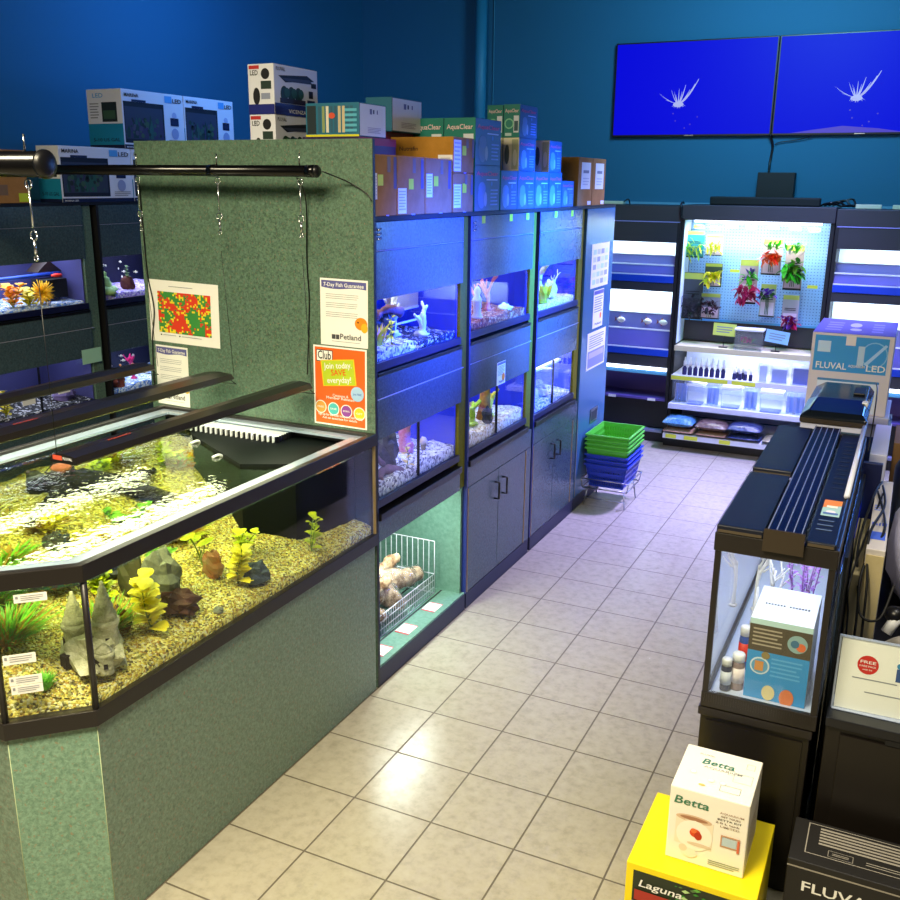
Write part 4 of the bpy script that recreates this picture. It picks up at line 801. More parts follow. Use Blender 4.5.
# ------------------------------------------------------------------ left bank
LX = -2.55
for k, (a, b) in enumerate(((-.72, .0), (.11, .93), (1.065, 1.90), (2.0, 2.8))):
    bay(LX, a, b, ['left wall cabinet bay nearest the viewer, behind the large aquarium', 'left wall cabinet bay with two aquariums seen past the light bars', 'left wall cabinet bay partly hidden by the green end panel', 'farthest left wall cabinet bay behind the green end panel'][k], 'plain')
solo('cabinet_top', MB().box(XL+.01, LX-.002, -.74, 2.86, 2.070, 2.086, BLKM), 'black top board of the left wall bank under the white kit boxes', 'worktop')
DKT = mat('night_backing', '44447e', .5)
q = bank_tank(LX, .11, .93, 1.487, 1.75, 'upper left wall aquarium with yellow orange plants and a blue band', ('bluish white gravel strip in the upper left wall aquarium', gs), back=DKT, divider=False, power=4.2, gh=.02)
for k, (y, h, mm, lb) in enumerate(((.44, .13, mat('orange_leaf', 'ffb010', .5), 'orange leafy plant at the image edge in the upper left wall aquarium'), (.55, .09, YEL, 'yellow leafy plant between orange and golden plants in the upper left wall aquarium'))):
    leafy(q(-.08, y), h, mm, STM, lb, n=10, L=.075, W=.03, seed=40+k, stems=3, spread=.03)
c = Vector(q(-.07, .64))-Vector((0, 0, .03)); sp = MB(); R9 = random.Random(4)
for k in range(150):
    d = Vector((R9.gauss(0, 1), R9.gauss(0, 1), R9.gauss(0, 1))).normalized(); sp.tube([c+Vector((0, 0, .10))+d*.01, c+Vector((0, 0, .10))+d*R9.uniform(.06, .085)], [.004, .002], mat('golden_leaf', 'ffd820', .5, col2='ffb408', nscale=40), 4)
sp.tube([c, c+Vector((0, 0, .08))], .004, DGR, 5); solo('pompom_plant', sp, 'round golden spiky pompom plant in the upper left wall aquarium', 'plant')
solo('blue_pipe', MB().tube([(LX-.2, .16, 1.655), (LX-.2, .90, 1.665)], .012, C('1848c8'), 8), 'blue horizontal pipe across the upper left wall aquarium', 'pipe'); solo('red_float', MB().blob((LX-.10, .79, 1.665), (.02, .04, .012), C('f03018'), 0), 'red oval float on the blue pipe of the left wall aquarium', 'float')
solo('black_filter', MB().box(LX-.24, LX-.12, .72, .88, 1.53, 1.64, BLKM), 'black internal filter under the red float in the left wall aquarium', 'filter')
solo('black_house', MB().extr([(LX-.3, .74, 1.68), (LX-.3, .92, 1.68), (LX-.3, .83, 1.745)], (.1, 0, 0), mat('house_roof', '241818')), 'dark roof-shaped ornament in the top right corner of the left wall aquarium', 'ornament')
q = bank_tank(LX, 1.065, 1.90, 1.487, 1.75, 'upper aquarium right of the dark post on the left wall, small white fish swimming', ('violet gravel in the upper aquarium right of the dark post', gp_), back=DARKBACK, divider=False, power=3.6)
coral(q(-.08, 1.15), .19, mat('pale_green_coral', 'b8e8a0', .5), 'pale green knobbly coral right of the dark post on the left wall', r=.028, seed=43, n=2)
rock(q(-.12, 1.38), (.05, .04, .05), mat('maroon_rock', '5a2a2a', .8), 'maroon rock at the edge of the green panel in the left wall aquarium', seed=81)
leafy(q(-.1, 1.36)[:2]+(1.60,), .08, DGR, STM, 'dark green plant near the top of the left wall aquarium by the green panel', n=10, L=.04, W=.012, seed=47)
WF = mat('white_fish', 'f0eee8', .4); OF = mat('orange_fish', 'f0a060', .4)
for k in range(9): fish((LX-.08-.02*(k % 4), 1.12+.035*k+.01*(k % 3), 1.66+.05*math.sin(k*2.3)), .028, WF, WF, 'small white fish near the top of the dark left wall aquarium', ang=.3*k+1.2, group='small white fish in the upper left wall aquarium')
q = bank_tank(LX, .11, .93, .885, 1.16, 'lower left wall aquarium with a yellow plant and white trays', ('dark gravel in the lower left wall aquarium', gb), back=DKT, divider=True, power=1.8, gh=.012)
leafy(q(-.07, .30), .17, YEL, STM, 'yellow leafy plant in the lower left wall aquarium behind the light bar', n=14, L=.05, W=.02, seed=51, stems=3, spread=.05)
grass(q(-.12, .18), .12, PURP, 'violet bushy plant at the image edge in the lower left wall aquarium', n=80, spread=.06, seed=52, lim=(LX-.3, LX-.04, .12, .4))
rock(q(-.14, .8), (.06, .08, .05), mat('violet_rock', '7a6aa8', .8), 'violet rock at the right end of the lower left wall aquarium', seed=83)
q = bank_tank(LX, 1.065, 1.90, .885, 1.16, 'lower aquarium right of the dark post on the left wall, with pale blue gravel', ('pale blue gravel in the lower aquarium right of the dark post', gs), back=DARKBACK, divider=False, power=3)
coral(q(-.15, 1.40), .20, mat('magenta_coral', 'e83090', .5), 'magenta branching coral in the lower left wall aquarium by the green panel', r=.008, seed=45, n=3)
rock(q(-.09, 1.17), (.06, .07, .06), mat('rust_rock', 'a04a38', .8, col2='6a3028'), 'rust red rock in the lower left wall aquarium right of the dark post', seed=84)
leafy(q(-.10, 1.24), .10, YEL, STM, 'yellow plant between the rust rock and magenta coral on the left wall', n=10, L=.04, W=.015, seed=54)
for k in range(8): fish((LX-.07-.02*(k % 3), 1.10+.035*k, 1.075+.035*math.sin(k*1.9)), .03, WF if k % 3 else OF, WF, 'small pale fish near the top of the lower left wall aquarium', ang=.5*k+1.4, group='small pale fish in the lower left wall aquarium')
solo('sticky_note', MB().box(LX+.001, LX+.002, .83, .985, 1.125, 1.215, C('a8d8b8')), 'pale green sticky note on the left wall bank left of the post', 'note')
for k, (y, z) in enumerate(((.38, 1.0), (.38, .955), (.64, 1.02), (.64, .975))):
    solo('price_label', MB().box(LX-.0185, LX-.0165, y, y+.09, z, z+.035, WPAPER), ['white price label on lower left wall aquarium, upper of the left pair', 'white price label on lower left wall aquarium, lower of the left pair', 'white price label on lower left wall aquarium, upper of the right pair', 'white price label on lower left wall aquarium, lower of the right pair'][k], 'label')

# ------------------------------------------------------------------ stock boxes on the cabinet tops
def carton(name, b, label, mats, draws, cat='box', group=None, bevel=.003):
    """b = x0,x1,y0,y1,z0,z1; draws: {'-y':fn,'+x':fn,'top':fn}"""
    x0, x1, y0, y1, z0, z1 = b; t = thing(name, ((x0+x1)/2, (y0+y1)/2, z0), label, cat, group)
    cb_ = part('carton', MB().box(x0, x1, y0, y1, z0, z1, mats), t, bevel)
    FF = {'-y': F((x0, y0, z0), (1, 0, 0), (0, 0, 1), x1-x0, z1-z0), '+x': F((x1, y0, z0), (0, 1, 0), (0, 0, 1), y1-y0, z1-z0), 'top': F((x0, y0, z1), (1, 0, 0), (0, 1, 0), x1-x0, y1-y0)}
    for k, fn in draws.items(): p = MB(); fn(p, FF[k]); part('print', p, cb_)
    return t
BW = mat('carton_white', 'e6e8f0', .45); KR = mat('kraft_board', '9c7040', .85, col2='aa7c4a', nscale=12, spec=.15); KRO = mat('kraft_board_lit', 'bc8636', .85, col2='ac7a2c', nscale=12, spec=.15)  # KRO: warm light on a carton side put into the kraft colour
IND = mat('indigo_print', '20287a', .45); TQ = mat('turquoise_print', '1c8ab0', .45); SKY = mat('sky_print', '58a8e0', .45); NAVY = mat('navy_print', '141c40', .45); TANKG = mat('planted_print', '2a4a38', .5, col2='10182a', nscale=35)
def tank_pic(mb, f, a0, b0, a1, b1, seed=0):
    mb.rect(f, a0, b0, a1, b1, C('14161e'), 1); R = random.Random(seed); mb.rect(f, a0+.02*(a1-a0), b0+.1*(b1-b0), a1-.04*(a1-a0), b1-.12*(b1-b0), C('333a4c'), 1.5)
    for k in range(14):
        x = a0+(a1-a0)*(.06+.86*R.random()); h = (b1-b0)*R.uniform(.25, .65); wd = (a1-a0)*.035; b = b0+(b1-b0)*.12
        mb.poly(f, [(x-wd, b), (x+wd, b), (x+wd*1.4, b+h*.6), (x+wd*R.uniform(-1, 1), b+h), (x-wd*1.4, b+h*.5)], C(R.choice(['1c3a2c', '28584a', '3a3050', '16302a'])), 2)
    for k in range(34): mb.disc(f, a0+(a1-a0)*R.uniform(.12, .88), b0+(b1-b0)*R.uniform(.15, .62), R.uniform(.006, .018), C(R.choice(['1c3a2c', '2e5444', '22261e', '4a4458', '3c5c3c'])), 2.5, n=9)
    mb.rect(f, a0+.2*(a1-a0), b1, a0+.55*(a1-a0), b1+.04, NAVY, 1)
def d_kit_front(mb, f):
    tank_pic(mb, f, .02, .10, .66, .80, int(f.o.y*10)); mb.text(f, 'MARINA', .04, .88, .030, INK, .22); mb.rect(f, .68, .84, .80, .96, SKY); mb.text(f, 'LED', .81, .85, .036, INK, .15)
    mb.rect(f, 0, 0, 1, .07, NAVY, 1.5); mb.text(f, 'MARINA LED', .03, .015, .013, WPAPER, .18); mb.disc(f, .83, .30, .035, C('9aa4c8'), 1); mb.disc(f, .83, .62, .022, C('b0b8d8'), 1); mb.rect(f, .76, .44, .90, .58, NAVY); mb.lines(f, .72, .10, .96, .20, 3, GREYINK)
def d_kit_end(mb, f):
    mb.rect(f, 0, .05, 1, .42, TQ); mb.rect(f, 0, 0, 1, .06, NAVY); mb.text(f, 'LED', .18, .86, .036, SKY, .3); mb.rect(f, .42, .45, .85, .78, C('1e2a26')); mb.rect(f, .46, .50, .8, .64, C('3a5a40'), 1.5); mb.lines(f, .08, .5, .34, .78, 6, GREYINK); mb.text(f, '5-10 US GAL', .12, .12, .028, NAVY, .78)
def kitbox(y0, y1, z0, z1, label, xe=-2.73): carton('aquarium_kit_box', (xe, -2.553, y0, y1, z0, z1), label, BW, {'+x': d_kit_front, '-y': d_kit_end}, group='white aquarium kit boxes on the left wall bank')
kitbox(.80, 1.372, 2.0875, 2.405, 'white aquarium kit box at left end of the lower row on the left wall bank')
kitbox(1.378, 1.95, 2.0875, 2.405, 'white aquarium kit box mostly hidden behind the top of the green end panel')
kitbox(1.33, 1.888, 2.4065, 2.757, 'white aquarium kit box on the upper layer, left one of the pair', -2.84)
kitbox(1.894, 2.41, 2.4065, 2.757, 'white aquarium kit box on the upper layer, right one of the pair')
solo('carton_riser', MB().box(-2.73, -2.553, 1.956, 2.41, 2.0875, 2.405, KR), 'kraft carton hidden under the right kit box of the upper layer', 'box')
for k, (z0, z1) in enumerate(((2.0875, 2.228), (2.23, 2.37))):
    carton('kraft_carton', (-2.86, -2.553, .08, .565, z0, z1), ['brown kraft carton at the left image edge, lower of two stacked', 'brown kraft carton at the left image edge, upper of two stacked'][k], KR, {'+x': lambda mb, f: (mb.rect(f, .86, .05, .99, .38, C('c8dc20')), mb.rect(f, .58, .3, .72, .7, C('7a6048')))})
def d_led_front(mb, f):
    mb.poly(f, [(.1, .78), (.75, .86), (.92, .76), (.25, .66)], INK, 1); mb.poly(f, [(.15, .74), (.8, .78), (.88, .70), (.3, .68)], C('3a3f50'), 1.5)
    for a in (.22, .38, .54): mb.disc(f, a, .42, .028, C('1c3a2c'), 1, .034); mb.disc(f, a+.06, .46, .02, C('2a5a48'), 1.5)
    mb.rect(f, .12, .24, .70, .34, C('2a2430')); mb.rect(f, .78, .4, .88, .55, INK); mb.rect(f, .74, .30, .92, .36, NAVY); mb.rect(f, .84, .62, .96, .72, INK); mb.text(f, 'FLUVAL', .05, .88, .02, INK, .2)
def d_led_front_b(mb, f): d_led_front(mb, f); mb.rect(f, 0, 0, 1, .23, IND, 2); mb.text(f, 'VICENZA', .3, .05, .022, WPAPER, .4, 3)
def d_led_end(mb, f): mb.text(f, 'LED', .1, .78, .028, INK, .3); mb.rect(f, .05, .90, .45, .97, C('c03030')); mb.disc(f, .68, .80, .022, INK, 1); mb.rect(f, .5, .5, .9, .66, C('243830')); mb.disc(f, .32, .36, .018, INK, 1, .035); mb.rect(f, .5, .3, .85, .42, C('9098b0')); mb.rect(f, 0, 0, 1, .2, IND, 2) if f.o.z > 2.45 else None
for k, z in enumerate((2.0885, 2.294, 2.499)):
    carton('light_kit_box', (-.735, -.60, .20, .535, z, z+.204), ['white lighting kit box hidden behind the panel, lowest of three stacked', 'white lighting kit box, middle of three stacked behind the green panel', 'white lighting kit box with indigo band, topmost of the three stacked'][k], BW, {'+x': d_led_front_b if k != 1 else d_led_front, '-y': d_led_end}, group='stack of three lighting kit boxes')
PLUM = mat('plum_print', '2c1a44', .5)
def d_plum(mb, f): mb.rect(f, .1, .1, .9, .6, C('1c2440')); mb.rect(f, 0, .9, 1, 1, C('8a1c3c')); mb.lines(f, .15, .2, .85, .4, 2, C('8088b0'), 2)
carton('dark_kit_box', (-.47, -.19, .21, .53, 2.0885, 2.404), 'dark plum box under the teal picture box, behind the panel corner', PLUM, {'+x': d_plum})
carton('dark_kit_box', (-.50, -.34, .68, 1.0, 2.0885, 2.448), 'dark plum box with red line under the rear white-ended box', PLUM, {'+x': d_plum})
def d_tealfish(mb, f):
    mb.rect(f, .03, .08, .2, .92, C('1a2a30')); R = random.Random(8)
    for k in range(9): mb.rect(f, .24+.075*k, .12, .29+.075*k, .9, C(R.choice(['c8b890', '2a5a70', '8a9a60', 'e0d8c0', '3a4a5a'])), 1.5)
    mb.disc(f, .50, .62, .016, C('d85030'), 2, .012)
    for k in range(5): mb.rect(f, .74, .14+.15*k, .96, .22+.15*k, C('58b0c8'), 2)
def d_whiteend(mb, f): mb.rect(f, .02, .03, .98, .97, BW); mb.rect(f, .38, .68, .46, .84, C('6a6a9a'), 2); mb.rect(f, .50, .70, .55, .82, C('3a3a6a'), 2); mb.rect(f, .64, .70, .68, .82, C('6a6a9a'), 2); mb.lines(f, .3, .12, .8, .3, 4, C('b0a8c0'), 2)
def d_yel(mb, f): mb.rect(f, 0, 0, 1, .06, C('d8d020'), 2); d_tealfish(mb, f)
carton('picture_box', (-.46, -.195, .225, .45, 2.405, 2.54), 'teal box with striped fish tank picture and white end, over the panel edge', C('1f6a86'), {'-y': d_yel, '+x': d_whiteend})
carton('picture_box', (-.44, -.30, .69, .99, 2.449, 2.60), 'teal box with plain white end, standing further back behind the first', C('1f6a86'), {'+x': d_whiteend})
def d_kraft(tag, sticker, strip):
    def d(mb, f):
        if tag: mb.rect(f, tag[0], tag[1], tag[2], tag[3], WPAPER); mb.lines(f, tag[0]+.02, tag[1]+.05, tag[2]-.03, tag[3]-.03, 7, C('b8b8c4'), 2)
        mb.rect(f, sticker[0], sticker[1], sticker[0]+.043/f.w, sticker[1]+.043/f.h, C('ccdf22')); mb.rect(f, strip, .45, strip+.025/f.w, .97, C('5a4a62')); mb.rect(f, strip-.3, .72, strip-.3+.028/f.w, .97, C('7c6450')); mb.rect(f, .5, 0, .62, .02, C('a8a8ff'))
    return d
carton('kraft_carton', (-.18, -.004, .022, .198, 2.0885, 2.328), 'brown kraft carton at the near corner of the aisle bank top', KR, {'+x': d_kraft((.0, .28, .09, .70), (.12, .5), .85)})
carton('kraft_carton', (-.18, -.004, .203, .452, 2.0885, 2.327), 'brown kraft carton second from the near corner, white label low on it', KR, {'+x': d_kraft((.03, .03, .32, .46), (.40, .44), .84)})
carton('kraft_carton', (-.18, -.004, .457, .725, 2.0885, 2.325), 'brown kraft carton third from the near corner, white label on its upper left', KR, {'+x': d_kraft((.03, .30, .25, .72), (.30, .50), .84)})
carton('kraft_carton', (-.33, -.004, .735, .96, 2.0885, 2.265), 'short brown kraft carton under the orange-lit one on the aisle bank', KR, {'+x': d_kraft((.03, .12, .38, .72), (.45, .5), .86)})
def d_orange_lit(mb, f): mb.rect(f, -0.0, 0, 1, 1, KRO); mb.text(f, 'Nutrafin', .14, .62, .026, C('4a3018'), .3, 2); mb.lines(f, .04, .25, .4, .38, 3, C('8a6430'), 2); mb.rect(f, .76, .02, .99, .50, WPAPER, 2); mb.lines(f, .80, .08, .96, .45, 4, C('c0c0c0'), 3)
carton('kraft_carton', (-.33, -.004, .735, .96, 2.266, 2.425), 'kraft carton with orange-lit side and dark logo, topmost of the cartons', KR, {'+x': d_kraft((.02, .05, .36, .92), (.42, .5), .9), '-y': d_orange_lit})
AQB = mat('blue_filter_box', '1a4a6c', .4); AQG = mat('green_filter_box', '1c8070', .4)
def d_ac_side(mb, f):
    mb.disc(f, .28, .32, f.h*.22, C('5f7c9c'), 1, f.h*.26); mb.disc(f, .28, .50, f.h*.20, C('5878a8'), 1.5, f.h*.14); mb.disc(f, .42, .26, f.h*.08, C('8c9cb4'), 2, f.h*.16)
    mb.text(f, 'AquaClear', .06, .78, f.h*.13, C('d85080'), .86, 2); mb.lines(f, .45, .66, .9, .72, 1, C('c0c8f0')); mb.lines(f, .62, .1, .92, .5, 5, C('7088c8'), 1); mb.disc(f, .66, .60, f.h*.05, C('4878b8'), 1)
def d_ac_front(mb, f):
    mb.rect(f, 0, 0, 1, 1, AQG); mb.text(f, 'AquaClear', .08, .76, f.h*.15, C('f0d0d0'), .84, 2); mb.rect(f, .62, .15, .94, .66, C('dde4ea'), 2); mb.rect(f, .66, .2, .9, .5, C('385a60'), 3); mb.disc(f, .34, .42, f.h*.16, C('88d0a0'), 2); mb.disc(f, .34, .42, f.h*.12, C('2a8a78'), 3); mb.rect(f, .1, .05, .5, .14, C('c8e0d8'), 2)
def acbox(x0, x1, y0, y1, z0, z1, label, front=d_ac_front): carton('filter_box', (x0, x1, y0, y1, z0, z1), label, AQB, {'+x': d_ac_side, '-y': front}, group='blue and green filter boxes on the aisle bank', bevel=.002)
acbox(-.170, -.004, .975, 1.285, 2.0885, 2.306, 'large blue filter box next to the kraft cartons, lower of two'); acbox(-.170, -.004, .975, 1.285, 2.3065, 2.522, 'large blue filter box with green front, upper of two beside the kraft cartons')
acbox(-.342, -.174, .975, 1.285, 2.0885, 2.306, 'green-fronted filter box hidden behind the kraft cartons, lower left of four'); acbox(-.342, -.174, .975, 1.285, 2.3065, 2.522, 'green-fronted filter box peeking over the orange-lit kraft carton')
def d_lit(mb, f): mb.rect(f, 0, 0, 1, 1, C('f0e8bc')); mb.rect(f, .06, .05, .45, .95, C('f8f0cc'), 2); mb.rect(f, .55, .05, .95, .95, C('b8bc90'), 2); mb.disc(f, .25, .5, f.w*.15, C('6a7868'), 3, f.h*.3); mb.disc(f, .75, .4, f.w*.13, C('d8d8c0'), 3, f.h*.25)  # front colours lightened so that this side looks lit
ly = [(1.30, 1.528), (1.533, 1.782), (1.787, 2.008), (2.012, 2.235), (2.24, 2.462)]; ln = ['first', 'second', 'third', 'fourth', 'fifth and shortest']
for k, (a, b) in enumerate(ly): acbox(-.16, -.004, a, b, 2.0885, 2.286 if k < 4 else 2.24, f'small blue filter box, {ln[k]} in the bottom row after the large pair')
acbox(-.095, -.004, 1.535, 1.78, 2.287, 2.455, 'small filter box with lit pale front in the second layer, under the tall top pair', d_lit); acbox(-.19, -.099, 1.535, 1.78, 2.287, 2.455, 'small filter box with lit pale front, behind its twin in the second layer', d_lit)
acbox(-.10, -.004, 2.0, 2.21, 2.287, 2.46, 'small filter box with lit pale front at the far end of the second layer', d_lit)
acbox(-.095, -.004, 1.535, 1.79, 2.456, 2.622, 'blue filter box on top of the third layer, nearer the aisle'); acbox(-.19, -.099, 1.535, 1.79, 2.456, 2.620, 'green-fronted filter box on top of the third layer, farther from the aisle')
def d_ktag(mb, f): mb.rect(f, .2, .35, .85, .9, WPAPER); mb.rect(f, .32, .68, .72, .74, GREYINK, 2); mb.lines(f, .3, .42, .75, .6, 3, C('c8c8d0'), 2); mb.rect(f, .7, .02, .95, .1, BW)
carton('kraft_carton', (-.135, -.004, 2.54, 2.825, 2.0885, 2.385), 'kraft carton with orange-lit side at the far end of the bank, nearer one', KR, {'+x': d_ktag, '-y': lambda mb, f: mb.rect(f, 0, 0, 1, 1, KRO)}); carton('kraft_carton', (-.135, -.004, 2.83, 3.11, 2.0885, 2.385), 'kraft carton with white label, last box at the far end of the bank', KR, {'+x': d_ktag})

# ------------------------------------------------------------------ back wall displays (front plane y = 4.9)
Y0, YK = 4.9, 5.40
GREYP = mat('charcoal_panel', '33343a', .5); LILACB = mat('lilac_panel', '9c96e0', .5); BLUR = mat('blue_rail', '1c48c8', .35); LBL = mat('light_blue_panel', 'dcf0ff', .5)
def xrow(mb, x0, x1, y0, y1, z0, z1, m): return mb.box(x0, x1, y0, y1, z0, z1, m)
def rack(x0, x1, label, posts=True, full=True):
    t = thing('lit_rack', ((x0+x1)/2, 5.15, 0), label, 'rack')
    part('header', xrow(MB(), x0, x1, Y0, YK, 1.925, 2.055, GREYP), t, .003); part('header', xrow(MB(), x0, x1, Y0+.002, Y0+.03, 1.75, 1.918, GREYP), t, .002)
    part('seam_strip', xrow(MB(), x0+.01, x1-.01, Y0-.001, Y0+.02, 1.918, 1.925, C('9898d8')), t)
    for x in (x0, x1-.03): part('side_board', xrow(MB(), x, x+.028, Y0+.001, YK, .09, 1.923, BLKM), t)
    part('back_board', xrow(MB(), x0+.03, x1-.032, YK-.012, YK-.002, .09, 1.92, BLKM), t)
    a, b = x0+.03, x1-.032
    for (zt, zb, hh) in ((1.75, 1.44, 1), (1.325, .80, 2)):
        H = zt-zb
        part('glow_back', xrow(MB(), a, b, 5.20, 5.21, zb, zt+.05, LBL), t)
        part('tank_front', xrow(MB(), a, b, Y0+.03, Y0+.036, zb+.03, zb+H*.36, glass('lilac_glass', (.72, .70, .98), .05, 1.5, haze=.35, hazecol=(.45, .42, .95))), t)
        part('tank_edge', xrow(MB(), a, b, Y0+.025, Y0+.04, zb+H*.36+.001, zb+H*.36+.012, WHT), t)
        part('tank_step', xrow(MB(), a, b, Y0+.09, Y0+.10, zb+.03, zb+H*.62, LILACB), t); part('tank_edge', xrow(MB(), a, b, Y0+.085, Y0+.102, zb+H*.62+.001, zb+H*.62+.010, WHT), t)
        part('rail', xrow(MB(), a, b, Y0-.004, Y0+.02, zb-.03, zb+.028, BLUR), t, .002); part('tank_edge', xrow(MB(), a, b, Y0-.002, Y0+.02, zb+.029, zb+.038, WHT), t)
        part('shelf_board', xrow(MB(), a, b, Y0+.022, 5.38, zb-.03, zb-.01, BLKM), t); part('light_hood', xrow(MB(), a, b, Y0+.04, 5.19, zt+.03, zt+.05, WHT), t)
        lamp('rack_lamp', ((a+b)/2, Y0+.14, zt+.02), (b-a)*.9, 7.5 if hh == 1 else 10, (.72, .86, 1.0), ((a+b)/2, 5.15, zb), 170, .1)
    part('dark_panel', xrow(MB(), a, b, Y0+.0, Y0+.02, 1.335, 1.405, GREYP), t); part('dark_panel', xrow(MB(), a, b, Y0+.0, Y0+.02, .672, .765, GREYP), t)
    part('lamp_tube', xrow(MB(), a, b, Y0-.01, Y0+.01, .640, .668, WHITEEM), t)
    part('shelf_back', xrow(MB(), a, b, 5.2, 5.21, .39, .63, mat('violet_shelf', '5a4a98', .5)), t); part('shelf_board', xrow(MB(), a, b, Y0+.0, 5.198, .37, .39, mat('violet_shelf')), t)
    part('sill', xrow(MB(), a, b, Y0+.02, Y0+.03, .60, .638, SKY), t)
    part('lower_panel', xrow(MB(), x0+.03, x1-.032, Y0+.04, Y0+.05, .12, .368, BLKM), t); part('kickboard', xrow(MB(), x0, x1, Y0-.02, YK, .001, .085, BLK), t); part('ledge', xrow(MB(), a, b, Y0-.03, Y0+.04, .0875, .108, mat('grey_ledge', '8c90b0', .5)), t)
    for k in range(3): tg = MB(); x = a+.12+(b-a-.2)*k/2.2; tg.box(x, x+.07, Y0-.006, Y0-.003, .366, .39, WPAPER); part('price_label', tg, t)
    return t
rack(-.92, .135, 'tall lit rack with glowing white and lilac troughs beside the aisle bank end')
rack(1.352, 2.45, 'tall lit rack with glowing troughs at the right image edge, behind large kit box')
RS = mat('ryukin_white', 'f4ece4', .4); RO = mat('ryukin_orange', 'c86a50', .4)
for k, x in enumerate((-.36, -.12, .02)): fish((x, 4.97, 1.06), .10, RS, RO, ['round white fish, leftmost of three in the lit rack', 'round white fish, middle of three in the lit rack', 'round white fish nearest the hang-pack display in the lit rack'][k], ang=PI-.3)
cd = thing('display_gondola', (.74, 5.15, 0), 'dark display unit with lit pegboard on top and lit shelves below', 'display')
CX0, CX1 = .14, 1.345
part('header', MB().box(CX0, CX1, Y0-.01, YK, 1.945, 2.065, GREYP), cd, .003)
part('side_board', MB().box(CX0, CX0+.022, Y0, YK, .09, 1.943, BLKM), cd); part('side_board', MB().box(CX1-.03, CX1, Y0, YK, .09, 1.943, BLKM), cd)
part('lit_lining', MB().box(CX0+.023, CX0+.028, Y0+.01, 5.16, .90, 1.94, LBL), cd)
part('pegboard', MB().box(CX0+.03, CX1-.035, 5.17, 5.18, 1.09, 1.943, pegboard_mat()), cd)
part('kick_panel', MB().box(CX0+.03, CX1-.035, 5.165, 5.18, .90, 1.088, GREYP), cd); part('rail', MB().box(CX0+.03, CX1-.035, 5.155, 5.164, 1.075, 1.092, SKY), cd)
part('top_lamp', MB().box(CX0+.1, CX1-.1, Y0+.03, Y0+.09, 1.925, 1.943, WHITEEM), cd)
lamp('gondola_lamp', (.74, Y0+.06, 1.92), 1.0, 13, (.90, 1.0, .97), (.74, 5.16, 1.5), 170, .08)
CRM = mat('cream_shelf_edge', 'd8cfa4', .5); SHW = mat('white_shelf', 'd8dcee', .45)
for (z, yf, m, nm) in ((.885, 4.84, CRM, 'cream'), (.635, 4.80, SHW, ''), (.388, 4.76, SHW, ''), (.150, 4.64, SHW, '')):
    s = MB().box(CX0+.028, CX1-.032, yf+.01, 5.36, z-.015, z, m); part('shelf', s, cd); part('shelf_edge', MB().box(CX0+.028, CX1-.032, yf, yf+.009, z-.04, z+.004, m), cd)
part('back_board', MB().box(CX0+.03, CX1-.035, 5.37, 5.38, .16, .866, mat('shelf_back_white', 'c8d4f4', .5)), cd)
for (yf, z, lst) in ((4.80, .60, ((0, .42), (.45, .62))), (4.64, .115, ((.02, .10), (.16, .26), (.42, .50), (.8, .88)))):
    for a, b in lst: part('price_label', MB().box(CX0+.03+1.14*a, CX0+.03+1.14*b, yf-.0025, yf-.0005, z, z+.034, mat('lime_label', 'd8e040', .6)), cd, label='lime green price label')
for z in (.865, .615): part('shelf_lamp', MB().box(CX0+.25, CX1-.06, 4.93, 4.97, z-.02-.012, z-.02+.003, WHITEEM), cd)
lamp('shelf_lamp', (.78, 4.95, .82), .9, 5.5, (.72, .78, 1.0), (.78, 5.15, .6), 170, .06); lamp('shelf_lamp', (.78, 4.92, .57), .9, 6, (.62, .72, 1.0), (.78, 5.1, .3), 170, .06)
part('kickboard', MB().box(CX0, CX1, 4.80, YK, .001, .088, BLK), cd)
for (x, z) in ((.26, 1.885), (.40, 1.875), (.54, 1.895), (.69, 1.89), (.87, 1.895), (1.04, 1.89), (1.19, 1.885), (.59, 1.53), (1.22, 1.43)):
    hk = MB().tube([(x, 5.168, z), (x, 5.02, z+.005)], .004, CHROME, 6); hk.box(x-.04, x+.04, 5.014, 5.018, z-.012, z+.014, mat('lime_label')); part('peg_hook', hk, cd)

# hang packs
def pack(x0, z1, x1, z0, label, mk, card='b8a0a0', window='d8c8d0', over=True, seed=0, y=5.03):
    t = thing('plant_hang_pack', ((x0+x1)/2, y, z0), label, 'plant', 'plastic plant packs hanging on the pegboard'); w = x1-x0; h = z1-z0
    part('backing_card', MB().box(x0, x1, y, y+.004, z0, z1, C(card)), t)
    f = F((x0, y-.0005, z0), (1, 0, 0), (0, 0, 1), w, h, .0006); p = MB(); p.rect(f, .02, .86, .98, .99, C('b8c050'), 1); p.rect(f, .08, .05, .92, .45, C(window), 1); p.rect(f, 0, .0, 1, .04, INK, 2); p.lines(f, .15, .52, .85, .62, 2, INK, 2); part('print', p, t)
    R = random.Random(seed); lf = MB(); yb = y-.02
    for k in range(46):
        px, pz = x0+w*R.uniform(.08, .92), z0+h*R.choice(mk['at'])+h*R.uniform(-.10, .10); a = R.uniform(0, 2*PI); leaf(lf, (px, yb-R.uniform(0, .03), pz), (math.cos(a), -.3, math.sin(a)), mk['L']*R.uniform(.6, 1), mk['W'], R.choice(mk['m']), droop=.2, seg=3)
    part('plastic_plant', lf, t)
    st = MB()
    for k in range(3): st.tube([(x0+w*(.4+.1*k), yb, z0+h*.08), (x0+w*(.42+.06*k), yb, z0+h*mk['at'][0])], .003, DGR, 5)
    part('stems', st, t)
MG = mat('bright_green', '48c820', .5); MO = mat('orange_leaf2', 'f07020', .5); MPK = mat('pink_leaf', 'e04080', .5); MV = mat('violet_leaf', '7030b0', .5); MD = mat('black_foliage', '181820', .5); MC = mat('crimson_leaf', 'b01850', .5)
